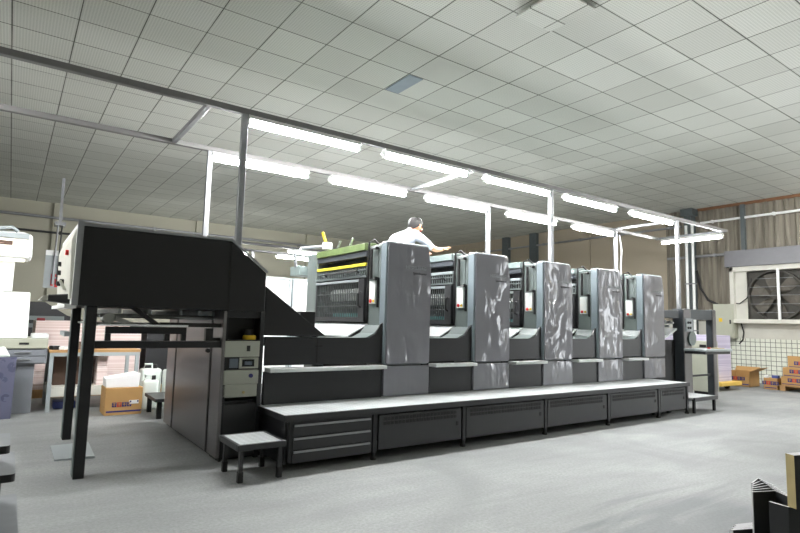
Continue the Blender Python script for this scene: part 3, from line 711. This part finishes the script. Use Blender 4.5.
for x in (9.45, 9.52):
    for z in (1.26, 1.35): MB(o_).tube([(x, 4.775, z), (x, 4.792, z)], .02, 10).build('button', 'rubber', p)
MB(o_).tube([(9.58, 4.78, 1.08), (9.58, 4.815, 1.08)], .12, 24).build('hand_wheel', 'slate', Fd, smooth=True)
k = MB(o_).prism([(9.3, 4.42), (10.2, 4.42), (10.36, 4.52), (10.36, 4.8), (9.3, 4.8)], .875, .915, 'z').build('control_shelf', 'frame_lt', Fd, .01)
MB(o_).prism([(9.34, 4.46), (10.2, 4.46), (10.3, 4.54), (10.3, 4.8), (9.34, 4.8)], .83, .876, 'z').build('shelf_underside', 'dark2', k)
MB(o_).box(9.95, 10.2, 4.55, 4.7, .915, .925).build('shelf_pad', 'woodedge', k)
MB(o_).tube([(9.75, 4.6, .915), (9.75, 4.6, .94)], .025, 12).build('stop_knob', 'red', k)
MB(o_).box(9.6, 10.4, 4.86, 4.9, .42, .45).build('guard_bar', 'dark2', Fd)

# cabinet and paper skid behind the feeder
t = empty('control_cabinet', (11.15, 5.35, 0), 'pale beige cabinet with dark slot seen through the feeder frame', 'cabinet')
MB(t.location).box(11.0, 11.3, 5.16, 5.52, .05, 1.02).build('body', 'beige_box', t, .01)
MB(t.location).box(10.985, 11.0, 5.24, 5.36, .9, .95).build('slot', 'rubber', t)
MB(t.location).box(11.02, 11.28, 5.18, 5.5, 0, .05).build('plinth', 'dark', t)
t = empty('pallet_truck', (12.3, 5.6, 0), 'yellow wheeled skid under the lavender paper pile', 'pallet')
MB(t.location).box(11.85, 12.75, 5.36, 6.7, .1, .17).build('platform', 'yellowpaint', t, .005)
for x, y in ((11.95, 5.6), (12.6, 5.6), (11.95, 6.5), (12.6, 6.5)):
    MB(t.location).tube([(x-.03, y, .055), (x+.03, y, .055)], .055, 14).build('wheel', 'rubber', t, smooth=True)
b = MB((12.3, 5.7, .17)).box(11.95, 12.7, 5.54, 6.6, .17, 1.13)
tag(b.build('paper_pile', 'reams', None, .004), 'tall lavender pile of paper on the yellow skid beyond the feeder', 'paper pile')

# cartons by the tiled wall
def carton(name, x0, x1, y0, y1, z0, z1, label, group=None, rz=0, text=True, flaps=False):
    cx, cy = (x0+x1)/2, (y0+y1)/2
    t = empty(name, (cx, cy, z0), label, 'box', group); hx, hy, h = (x1-x0)/2, (y1-y0)/2, z1-z0
    if flaps:
        MB().box(-hx, hx, -hy, hy, 0, .01).box(-hx, -hx+.012, -hy, hy, 0, h*.62).box(hx-.012, hx, -hy, hy, 0, h).box(-hx, hx, -hy, -hy+.012, 0, h).box(-hx, hx, hy-.012, hy, 0, h).build('walls', 'cardboard', t)
        MB().hexa([(-hx, -hy-.005, h), (hx, -hy-.005, h), (hx, -hy+.01, h), (-hx, -hy+.01, h), (-hx, -hy-.2, h+.1), (hx, -hy-.2, h+.1), (hx, -hy-.185, h+.1), (-hx, -hy-.185, h+.1)]).build('flap', 'cardboard', t)
        MB().hexa([(hx-.01, -hy, h), (hx, -hy, h), (hx, hy, h), (hx-.01, hy, h), (hx+.06, -hy, h+.09), (hx+.07, -hy, h+.09), (hx+.07, hy, h+.09), (hx+.06, hy, h+.09)]).build('flap', 'cardboard', t)
        MB().box(-hx+.02, hx-.02, -hy+.02, hy-.02, .011, .04).build('inside_shade', 'cardboard_shade', t)  # inner floor in darker cardboard, the shade put into its colour
    else:
        MB().box(-hx, hx, -hy, hy, 0, h).build('carton', 'cardboard', t, .006)
    if text:
        MB().box(-hx-.003, -hx+.001, -hy+.02, hy-.02, h*.12, h*.2).build('printed_band', 'navy', t)
        n = 4; w = .075
        for k in range(n):
            yc = (1.5-k)*w*1.05
            q = MB().box(-hx-.003, -hx+.001, yc-w/2, yc+w/2, h*.42, h*.42+w).build('printed_character', 'redprint' if k == 1 else 'navy', t)
            g = MB().box(-hx-.005, -hx-.002, yc-w*.32, yc+w*.32, h*.42+w*.68, h*.42+w*.76).box(-hx-.005, -hx-.002, yc-w*.3, yc+w*.3, h*.42+w*.38, h*.42+w*.46).box(-hx-.005, -hx-.002, yc-w*.05, yc+w*.05, h*.42+w*.12, h*.42+w*.88)
            g.build('stroke', 'cardboard', q)
    t.rotation_euler = (0, 0, rz); return t
carton('cardboard_box', 13.45, 13.95, 5.5, 6.0, 0, .33, 'open cardboard box with raised flaps on the floor by the tiled wall', flaps=True)
carton('cardboard_box', 13.42, 13.7, 4.95, 5.21, 0, .24, 'small single cardboard box on the floor left of the carton pallet')
MB((13.41, 5.08, .15)).box(13.405, 13.42, 5.05, 5.11, .13, .17)
tag(MB((13.5, 5.0, .24)).box(13.48, 13.6, 4.96, 5.08, .24, .3).build('tape_dispenser', 'bluebox', None, .015), 'small blue purple pack lying on the single cardboard box', 'pack')
tag(MB((13.47, 5.17, .24)).box(13.43, 13.52, 5.13, 5.2, .24, .3).build('paper_cup', 'paper', None, .01), 'small white pack on the left corner of the single cardboard box', 'pack')
t = empty('wooden_pallet', (13.9, 4.3, 0), 'wooden pallet with cartons on it at the right edge of the floor', 'pallet')
for k in range(5): MB(t.location).box(13.4+k*.2, 13.55+k*.2, 3.7, 4.92, .1, .12).build('deck_board', 'wood', t)
for y in (3.72, 4.26, 4.8): MB(t.location).box(13.4, 14.35, y, y+.1, 0, .1).build('bearer', 'wood', t)
carton('cardboard_box', 13.42, 13.9, 4.32, 4.88, .12, .295, 'lowest carton in the stack on the wooden pallet', 'cartons stacked on the pallet')
carton('cardboard_box', 13.42, 13.9, 4.28, 4.84, .297, .49, 'middle carton in the stack on the wooden pallet', 'cartons stacked on the pallet')
c = carton('cardboard_box', 13.42, 13.9, 4.2, 4.74, .492, .64, 'top carton with raised flap in the stack on the wooden pallet', 'cartons stacked on the pallet')
MB().box(-.24, -.228, .0, .27, .145, .245).build('flap', 'cardboard', c)
carton('cardboard_box', 13.42, 13.9, 3.72, 4.26, .12, .29, 'carton on the wooden pallet right of the stack', 'cartons stacked on the pallet')

# ------------------------------------------------------------------ left background
t = empty('press_console', (0, 8.4, 0), 'white control console with bright hood and sloped desk at the left edge', 'control console')
o_ = t.location
MB(o_).box(-1.6, .42, 8.2, 8.9, .6, .79).build('drawer_block', 'cabgrey', t, .006)
for z in (.7, .615):
    d = MB(o_).box(-.5, .4, 8.185, 8.2, z, z+.075).build('drawer', 'cabgrey', t, .004)
    MB(o_).box(.08, .25, 8.165, 8.186, z+.035, z+.047).build('pull', 'steel', d)
MB(o_).box(-1.55, .3, 8.25, 8.88, .0, .6).build('pedestal', 'cabgrey', t, .005)
MB(o_).box(-1.6, .42, 8.17, 8.92, .79, .915).build('desk_front', 'beige_box', t, .01)
MB(o_).box(.12, .22, 8.164, 8.172, .84, .865).build('desk_slot', 'rubber', t)
MB(o_).prism([(8.17, .92), (8.92, .92), (8.92, 1.5), (8.75, 1.5), (8.3, 1.02)], -1.6, .2, 'x').build('sloped_desk', 'white', t, .01)
MB(o_).box(.24, .42, 8.17, 8.6, .915, .97).build('desk_wing', 'white', t, .01)
MB(o_).box(-1.5, .0, 8.72, 8.85, 1.5, 1.95).build('back_column', 'white', t, .01)
h = MB(o_).prism(rounded([(-1.5, 1.9), (.17, 1.9), (.155, 2.2), (.05, 2.23), (-1.5, 2.23)], .04), 8.2, 8.75).build('viewing_hood', 'white', t, .02)
MB(o_).box(-1.4, .13, 8.19, 8.205, 1.92, 2.13).build('hood_face_glow', 'hoodglow', h, .003)  # front face given its own glow to look overexposed
MB(o_).box(-1.4, .1, 8.3, 8.7, 1.89, 1.902).build('hood_lamp', 'hoodglow', h)
b = MB(o_).tube([(-.2, 8.16, 2.24), (-.06, 8.16, 2.27), (.0, 8.16, 2.22)], .022, 8).box(-.3, .12, 8.15, 8.2, 2.14, 2.2)
b.build('hood_clamp', 'frame_lt', h, smooth=True)
MB(o_).box(-.3, -.04, 8.14, 8.19, 2.05, 2.1).build('clamp_slot', 'brownpanel', h)
b = MB((0, 7.8, 0)).hexa([(-1.0, 7.7, 0), (.1, 7.9, 0), (.1, 7.98, 0), (-1.0, 7.78, 0), (-1.0, 7.82, .7), (.11, 8.02, .7), (.11, 8.1, .7), (-1.0, 7.9, .7)])
tag(b.build('printed_board', 'blueboard'), 'lavender blue patterned board leaning on the white console', 'board')
b = MB((-.1, 7.95, .7)).hexa([(-.3, 7.95, .7), (.05, 8.01, .7), (.05, 8.1, .7), (-.3, 8.04, .7), (-.28, 7.96, .76), (-.02, 8.01, .83), (-.02, 8.08, .83), (-.28, 8.02, .76)])
tag(b.build('paper_bag', 'jug', None, .02), 'pale crumpled bag resting on the top edge of the lavender board', 'bag')

# work table
t = empty('work_table', (.95, 8.6, 0), 'long pale metal work table with yellow wooden top behind the delivery legs', 'table')
o_ = t.location
MB(o_).box(.44, 1.5, 8.2, 9.0, .735, .77).build('table_top', 'wood', t, .004)
MB(o_).box(.45, 1.49, 8.19, 8.22, .69, .735).build('apron', 'frame_lt', t)
MB(o_).box(.46, 1.48, 8.25, 8.95, .18, .3).build('lower_shelf', 'offwhite', t, .004)
for x, y in ((.45, 8.2), (1.44, 8.2), (.45, 8.95), (1.44, 8.95)): MB(o_).box(x, x+.045, y, y+.045, 0, .735).build('leg', 'frame_lt', t)
b = MB((.7, 8.7, .3)).box(.52, .95, 8.5, 8.9, .3, .71); tag(b.build('board_stack', 'brownpanel', None, .004), 'brown boards stored on the lower shelf of the work table', 'board stack')
b = MB((1.1, 8.7, .3)).box(1.0, 1.12, 8.3, 8.8, .3, .68); tag(b.build('paper_ream', 'pinkreams', None, .004), 'pale pink paper standing on the lower shelf of the work table', 'paper')
b = MB((.7, 8.6, 0)).box(.55, .8, 8.45, 8.7, 0, .09); tag(b.build('tool_case', 'bluebox', None, .01), 'dark blue case on the floor under the work table', 'case')
for i, (x, y, w, d, h, m, a, lab) in enumerate(((.5, 8.3, .09, .1, .05, 'black_in', .4, 'black gadget at the left end of the work table'), (.6, 8.28, .07, .12, .04, 'paper', -.5, 'small white pack beside the black gadget on the work table'),
        (.78, 8.35, .2, .06, .1, 'brownpanel', .5, 'brown wooden block tilted on the work table'), (1.02, 8.4, .16, .1, .07, 'wood', .2, 'pale wooden block on the work table'))):
    o = MB((x, y, .77)).box(x-w/2, x+w/2, y-d/2, y+d/2, .77, .77+h).build(('gadget', 'small_pack', 'wooden_block', 'wooden_block')[i], m, None, .006); o.rotation_euler = (0, 0, a)
    tag(o, lab, ('gadget', 'pack', 'block', 'block')[i])
t = empty('paper_pallet', (1.2, 10.2, 0), 'wooden pallet under the wide pale pink paper pile', 'pallet')
for k in range(5): MB(t.location).box(.3+k*.4, .6+k*.4, 9.6, 10.8, .1, .125).build('deck_board', 'wood', t)
for y in (9.62, 10.15, 10.68): MB(t.location).box(.3, 2.2, y, y+.1, 0, .1).build('bearer', 'wood', t)
tag(MB((1.2, 10.2, .125)).box(.32, 1.75, 9.62, 10.75, .125, 1.12).build('paper_pile', 'pinkreams', None, .004), 'wide pale pink paper pile behind the work table', 'paper pile')
tag(MB((2, 10.2, .125)).box(1.85, 2.2, 9.7, 10.75, .125, 1.05).build('metal_box', 'dark2', None, .004), 'dark metal box on the pallet beside the pink paper pile', 'box')
tag(MB((.38, 9.7, 1.12)).box(.33, .43, 9.65, 9.85, 1.12, 1.16).build('red_pack', 'darkred', None, .008), 'small red pack on the pink paper pile just right of the white sloped desk', 'pack')
# open carton with paper
c = carton('cardboard_box', 1.03, 1.45, 7.62, 8.02, 0, .33, 'cardboard box with printed coloured characters and white paper on top, under the delivery', text=False, rz=-.0)
MB().box(-.19, .2, -.203, -.199, .035, .055).build('printed_band', 'navy', c)
for k, m in enumerate(('navy', 'redprint', 'navy', 'navy')):
    x = -.13+k*.056
    q = MB().box(x, x+.05, -.203, -.199, .1, .155).build('printed_character', m, c)
    MB().box(x+.008, x+.042, -.205, -.202, .14, .146).box(x+.008, x+.042, -.205, -.202, .122, .128).box(x+.022, x+.028, -.205, -.202, .106, .15).build('stroke', 'cardboard', q)
MB().box(.06, .17, -.204, -.199, .13, .175).build('shipping_label', 'paper', c)
MB().box(.065, .085, -.206, -.203, .15, .17).box(.15, .168, -.206, -.203, .15, .17).build('label_mark', 'navy', c)
b = MB((1.24, 7.8, .33)).hexa([(1.04, 7.68, .332), (1.4, 7.64, .332), (1.4, 7.98, .332), (1.04, 8.0, .332), (1.03, 7.7, .44), (1.42, 7.66, .5), (1.4, 7.98, .5), (1.04, 8.0, .44)])
tag(b.build('paper_stack', 'paper', None, .004), 'loose white paper heaped on the printed cardboard box', 'paper')
def jug(x, y, s, lab):
    t = empty('plastic_jug', (x, y, 0), lab, 'jug', 'milky jugs by the cardboard box')
    w = .1*s; h = .38*s
    MB(t.location).prism(rounded([(x-w, y-w*.8), (x+w, y-w*.8), (x+w, y+w*.8), (x-w, y+w*.8)], .04), 0, h, 'z').build('body', 'jug', t, .03, seg=3)
    MB(t.location).lathe((x+w*.4, y, h), [(.03, 0), (.03, .05), (.026, .055)], 14).build('cap', 'rubber', t)
    MB(t.location).tube([(x-w*.7, y, h-.02), (x-w*.6, y, h+.06), (x+w*.1, y, h+.06), (x+w*.2, y, h)], .016, 8).build('handle', 'jug', t, smooth=True)
jug(1.6, 7.98, 1.0, 'milky plastic jug standing right beside the printed cardboard box')
jug(1.66, 8.3, 1.32, 'taller milky plastic jug behind the smaller jugs')
jug(1.93, 8.14, 1.3, 'milky plastic jug next to the dark side panel of the delivery')
t = empty('low_bench', (1.75, 7.4, 0), 'low dark bench with pale edge beside the side panel of the delivery', 'bench')
MB(t.location).box(1.5, 2.0, 7.1, 7.75, .2, .24).build('top', 'dark2', t, .004)
for x in (1.53, 1.93):
    for y in (7.12, 7.68): MB(t.location).box(x, x+.05, y, y+.05, 0, .2).build('leg', 'rubber', t)

# second dark press and sign far behind
t = empty('second_press', (-.8, 13.5, 0), 'dark second press with sloping right end far behind the white console', 'printing press')
MB(t.location).prism([(-3.0, .35), (-3.0, 1.46), (.55, 1.46), (.95, 1.2), (2.0, .9), (2.0, .35)], 13.0, 14.6).build('hood', 'dark', t, .01)
MB(t.location).box(-2.9, 1.9, 13.2, 14.4, 0, .35).build('plinth', 'black_in', t)
b = MB(t.location)
for z in (.95, 1.1): b.box(.3, .9, 12.97, 13.0, z, z+.08)
b.build('vent_strips', 'slate', t)
t = empty('notice_board', (.72, 15.5, 1.9), 'grey sheet board with red stripes hanging behind the delivery end', 'sign')
yS = 14.9
MB(t.location).box(.56, 1.06, yS, yS+.03, 1.82, 2.69).build('sheet', 'frame_lt', t)
MB(t.location).box(.56, 1.06, yS-.006, yS, 2.57, 2.69).build('header', 'white', t)
b = MB(t.location).box(.78, .92, yS-.008, yS, 2.08, 2.14).box(.78, .92, yS-.008, yS, 1.98, 2.03).box(.78, .86, yS-.008, yS, 1.84, 1.98).box(.7, .75, yS-.008, yS, 1.87, 2.14)
b.build('red_stripes', 'red', t)
MB(t.location).tube([(.75, yS-.05, 3.3), (.73, yS-.05, 1.9)], .02, 8).build('hanger_rod', 'galv', t)
MB(t.location).tube([(.83, yS-.05, 3.3), (.81, yS-.05, 1.9)], .015, 8).build('hanger_rod', 'dark2', t)
MB(t.location).box(.68, .9, yS-.08, yS+.3, 3.28, 3.36).build('hanger_bracket', 'galv', t)
MB(t.location).box(.76, .82, yS+.1, yS+.16, 3.36, H).build('drop_rod', 'galv', t)

# white partition behind the press
t = empty('partition_screen', (4.2, 8.6, 0), 'white panelled screen with pale frame behind the sloping black guard', 'screen')
for x0, x1 in ((2.6, 3.78), (3.84, 5.2)):
    MB(t.location).box(x0, x1, 8.5, 8.53, .1, 1.88).build('panel', 'white', t)
    b = MB(t.location).box(x0-.02, x0+.02, 8.48, 8.55, 0, 1.92).box(x1-.02, x1+.02, 8.48, 8.55, 0, 1.92).box(x0, x1, 8.48, 8.55, 1.88, 1.92).box(x0, x1, 8.48, 8.55, .08, .12)
    b.build('panel_frame', 'frame_lt', t, .006)
# cardboard sheet on the floor near the legs
b = MB((.53, 5.8, 0)).hexa([(.4, 5.48, .0), (.69, 5.44, .0), (.71, 6.1, .0), (.4, 6.08, .0), (.4, 5.48, .012), (.69, 5.44, .02), (.71, 6.1, .012), (.4, 6.08, .012)])
tag(b.build('floor_sheet', 'frame_lt'), 'thin grey sheet lying on the floor between the delivery legs', 'sheet')

# left foreground stack of boards
def slab(x0, x1, y0, y1, z0, z1, lab, rz=0, m=('slabtop', 'black_in')):
    b = MB((x1, (y0+y1)/2, z0)); b.prism(rounded([(x0, y0), (x1, y0), (x1, y1), (x0, y1)], .025), z0, z1, 'z')
    b.mi = [1]*len(b.mi); b.mi[1] = 0
    o = b.build('dark_board', list(m)); o.rotation_euler = (0, 0, rz); tag(o, lab, 'board', 'stacked boards at the left edge'); return o
slab(-.7, .11, 3.0, 3.8, 0, .22, 'bottom dark board of the stack at the lower left edge')
slab(-.7, .03, 3.2, 3.7, .22, .445, 'recessed dark block in the stack at the lower left edge')
slab(-.7, .08, 3.15, 3.65, .445, .48, 'lower overhanging grey topped board in the stack at the left edge', 0)
slab(-.7, .0, 3.2, 3.5, .48, .585, 'small dark block between the two overhanging boards at the left edge')
slab(-.7, .05, 3.1, 3.43, .585, .62, 'topmost grey board of the stack at the left edge', 0)

# right foreground bent plates
def plate(pts, z0, z1, th, lab, m=('platedark', 'plateedge'), name='bent_plate', grp='upright bent plates at the lower right'):
    """vertical sheet following pts in plan"""
    ps = [Vector(p) for p in pts]; off = []
    for i, p in enumerate(ps):
        d = (ps[min(i+1, len(ps)-1)]-ps[max(0, i-1)]).normalized(); off.append(p+Vector((d.y, -d.x))*-th)
    poly = [tuple(p) for p in ps]+[tuple(p) for p in reversed(off)]
    b = MB((*ps[0], z0)); b.prism(poly, z0, z1, 'z'); b.mi = [0]*len(b.mi); b.mi[1] = 1; b.mi[0] = 1
    # narrow ends are cut edges too
    n = len(ps); b.mi[2+n-1] = 1; b.mi[2+2*n-1] = 1
    o = b.build(name, list(m)); tag(o, lab, 'plate', grp); return o
names = ['front', 'second', 'third', 'fourth', 'fifth', 'sixth']
for k in range(6):
    dx, dy = k*.045, k*.03
    plate([(2.41+dx, .99+dy*.6), (2.51+dx, .95+dy), (2.43+dx+.02, .87+dy)], 0, .6-.004*k, .007, f'{names[k]} bent dark plate with pale top edge in the nested row at the lower right')
plate([(2.33, .905), (2.322, .84), (2.42, .80)], 0, .6, .012, 'nearest upright dark grey plate with pale edge in the lower right corner', grp=None)
plate([(2.36, .905), (2.352, .855), (2.45, .815)], 0, .57, .012, 'dark plate tucked just behind the nearest grey plate at the lower right', grp=None)
for k in range(4):
    plate([(2.36+k*.03, 1.045+k*.008), (2.46+k*.03, 1.005+k*.01)], 0, .45-.002*k, .014, f'{names[k]} low dark plate in the lower row left of the bent plates', grp='low plates at the lower right')
b = MB((2.36, .82, .6)); b.hexa([(2.333, .845, .6), (2.318, .813, .6), (2.44, .775, .6), (2.455, .807, .6), (2.333, .845, .785), (2.318, .813, .785), (2.44, .775, .785), (2.455, .807, .785)])
b.mi = [0, 1, 2, 0, 0, 2]
tag(b.build('wood_edged_board', ['platedark', 'plateedge', 'woodedge']), 'dark board with yellowed wooden edge standing on the bent plates at the right edge', 'board')

# ------------------------------------------------------------------ the person
def person():
    ox, oy, oz = 3.98, 5.85, 1.0
    j = {}; E = []; R = []
    V = []
    def v(n, p, r): j[n] = len(V); V.append(p); R.append(r)
    v('pelvis', (4.0, 5.85, 1.94), .15); v('waist', (4.03, 5.85, 2.1), .135); v('chest', (4.12, 5.85, 2.3), .155); v('up', (4.22, 5.85, 2.42), .12)
    v('neck', (4.29, 5.84, 2.485), .055); v('head0', (4.325, 5.83, 2.53), .075); v('head1', (4.36, 5.82, 2.575), .095); v('head2', (4.375, 5.82, 2.615), .075)
    chain = ['pelvis', 'waist', 'chest', 'up', 'neck', 'head0', 'head1', 'head2']
    E += list(zip(chain, chain[1:]))
    for s, y, nm in ((-1, 5.66, 'n'), (1, 6.04, 'f')):
        ex, ez = (4.54, 2.27) if s < 0 else (4.5, 2.22)
        v('sh'+nm, (4.25, y, 2.42), .072); v('ua'+nm, ((4.25+ex)/2, y-.02*-s, (2.42+ez)/2), .058); v('el'+nm, (ex, y, ez), .045)
        v('fa'+nm, (ex+.06, y+.0, ez-.01), .042); v('wr'+nm, (ex+.13, y+.01, ez+.0), .029); v('pa'+nm, (ex+.19, y+.01, ez+.02), .035)
        E += [('up', 'sh'+nm), ('sh'+nm, 'ua'+nm), ('ua'+nm, 'el'+nm), ('el'+nm, 'fa'+nm), ('fa'+nm, 'wr'+nm), ('wr'+nm, 'pa'+nm)]
        for q, (dy, ln, dz) in enumerate(((-.033, .07, .012), (-.011, .085, .016), (.011, .08, .012), (.03, .06, .004))):
            v(f'k{nm}{q}', (ex+.225, y+.01+dy, ez+.03), .011); v(f'm{nm}{q}', (ex+.225+ln*.5, y+.01+dy*1.1, ez+.032+dz), .009); v(f't{nm}{q}', (ex+.225+ln, y+.01+dy*1.15, ez+.02+dz), .007)
            E += [('pa'+nm, f'k{nm}{q}'), (f'k{nm}{q}', f'm{nm}{q}'), (f'm{nm}{q}', f't{nm}{q}')]
        v('th0'+nm, (ex+.17, y+.01-.045*-s, ez+.005), .012); v('th1'+nm, (ex+.22, y+.01-.07*-s, ez+.0), .009)
        E += [('pa'+nm, 'th0'+nm), ('th0'+nm, 'th1'+nm)]
        ly = 5.85+s*.1
        v('hip'+nm, (4.0, ly, 1.86), .11); v('kn'+nm, (4.03, ly, 1.45), .07); v('ca'+nm, (4.0, ly, 1.3), .062); v('an'+nm, (3.98, ly, 1.08), .042); v('to'+nm, (4.12, ly, 1.035), .035)
        E += [('pelvis', 'hip'+nm), ('hip'+nm, 'kn'+nm), ('kn'+nm, 'ca'+nm), ('ca'+nm, 'an'+nm), ('an'+nm, 'to'+nm)]
    V = [(x, y, z-.05 if z > 1.5 else z) for x, y, z in V]
    o0 = Vector((ox, oy, oz))
    me = bpy.data.meshes.new('person'); me.from_pydata([tuple(Vector(p)-o0) for p in V], [(j[a], j[b]) for a, b in E], [])
    ob = bpy.data.objects.new('person', me); COL.objects.link(ob)
    sk = ob.modifiers.new('skin', 'SKIN'); sk.use_smooth_shade = True
    lay = me.skin_vertices[0] if len(me.skin_vertices) else None
    if lay is None:
        import bmesh
        bm = bmesh.new(); bm.from_mesh(me); bm.verts.layers.skin.verify(); bm.to_mesh(me); bm.free(); lay = me.skin_vertices[0]
    for i, r in enumerate(R): lay.data[i].radius = (r, r); lay.data[i].use_root = (i == 0)
    for i in (j['chest'], j['up'], j['waist'], j['pelvis']): lay.data[i].radius = (R[i]*.85, R[i]*1.2)
    ss = ob.modifiers.new('sub', 'SUBSURF'); ss.levels = 2; ss.render_levels = 2
    bpy.context.view_layer.update()
    m2 = bpy.data.meshes.new_from_object(ob.evaluated_get(bpy.context.evaluated_depsgraph_get()))
    ob.modifiers.clear(); ob.data = m2; ob.location = o0
    m2.materials.clear()
    for k in ('shirt', 'skin', 'trousers'): m2.materials.append(M[k])
    for p in m2.polygons:
        c = p.center+o0; p.use_smooth = True
        if c.z < 1.93: p.material_index = 2
        elif c.x > 4.5 or (c.z > 2.42 and c.x > 4.265): p.material_index = 1
        else: p.material_index = 0
    tag(ob, 'person in a pale blue white shirt bending over the press behind the first unit', 'person')
    # face details and hair as children
    hc = Vector((4.365, 5.82, 2.525))-o0
    for s in (-1, 1):
        MB().lathe((hc.x+.085, hc.y+s*.032, hc.z-.005), [(.002, -.01), (.01, -.005), (.01, .005), (.002, .01)], 10).build('eye', 'hair', ob)
        MB().lathe((hc.x+.0, hc.y+s*.093, hc.z-.01), [(.004, -.03), (.014, -.015), (.014, .015), (.004, .03)], 10).build('ear', 'skin', ob, smooth=True)
    MB().hexa([(hc.x+.085, hc.y-.014, hc.z-.045), (hc.x+.115, hc.y-.01, hc.z-.045), (hc.x+.115, hc.y+.01, hc.z-.045), (hc.x+.085, hc.y+.014, hc.z-.045), (hc.x+.085, hc.y-.006, hc.z+.005), (hc.x+.092, hc.y-.005, hc.z+.005), (hc.x+.092, hc.y+.005, hc.z+.005), (hc.x+.085, hc.y+.006, hc.z+.005)]).build('nose', 'skin', ob, .004)
    MB().box(hc.x+.07, hc.x+.088, hc.y-.022, hc.y+.022, hc.z-.066, hc.z-.058).build('mouth', 'redprint', ob)
    b = MB(); vs = []; n = 20; m = 8; fs = []
    for i in range(m+1):
        a = PI*.56*i/m
        for k in range(n):
            q = 2*PI*k/n; rr = .108+.004*math.sin(5*q+i)
            d = Vector((math.sin(a)*math.cos(q), math.sin(a)*math.sin(q), math.cos(a)))
            d = Matrix.Rotation(-.55, 3, 'Y') @ d
            vs.append(hc+Vector((-.008, 0, .015))+Vector((d.x*rr, d.y*rr*.95, d.z*rr*1.0)))
    for i in range(m):
        for k in range(n): fs.append((i*n+k, i*n+(k+1) % n, (i+1)*n+(k+1) % n, (i+1)*n+k))
    b.add(vs, fs).build('hair', 'hair', ob, smooth=True)
person()

# ------------------------------------------------------------------ unseen tubes added to brighten the floor and wall at the right
for x, y, rz in ((12.6, 1.2, PI/2), (11.6, 2.3, PI/2), (13.4, 2.9, PI/2)):
    light((x, y, H-.02), 'unseen fluorescent tube added on the ceiling right of the view', 'added ceiling tubes right of the view', rz)

# ------------------------------------------------------------------ daylight, camera, colour
w = bpy.data.worlds.new('daylight'); S.world = w; w.use_nodes = True
bg = w.node_tree.nodes['Background']; bg.inputs['Color'].default_value = (.93, .97, 1, 1); bg.inputs['Strength'].default_value = 6.0

cam = bpy.data.cameras.new('camera'); co = bpy.data.objects.new('camera', cam); COL.objects.link(co)
cam.sensor_width = 36; cam.lens = 546/800*36; cam.clip_start = .05; cam.clip_end = 200
yaw, pitch, roll = math.radians(35.3), math.radians(5.9), math.radians(1.45)
fw = Vector((math.sin(yaw)*math.cos(pitch), math.cos(yaw)*math.cos(pitch), math.sin(pitch)))
rt = Vector((math.cos(yaw), -math.sin(yaw), 0)); up = rt.cross(fw)
r2_ = rt*math.cos(roll)+up*math.sin(roll); u2_ = -rt*math.sin(roll)+up*math.cos(roll)
mw = Matrix((r2_, u2_, -fw)).transposed().to_4x4(); mw.translation = (0, 0, 1.22)
co.matrix_world = mw; S.camera = co
S.view_settings.view_transform = 'Standard'; S.view_settings.look = 'None'
S.view_settings.exposure = 0.76; S.view_settings.gamma = 1; S.view_settings.use_curve_mapping = False
S.cycles.max_bounces = 8
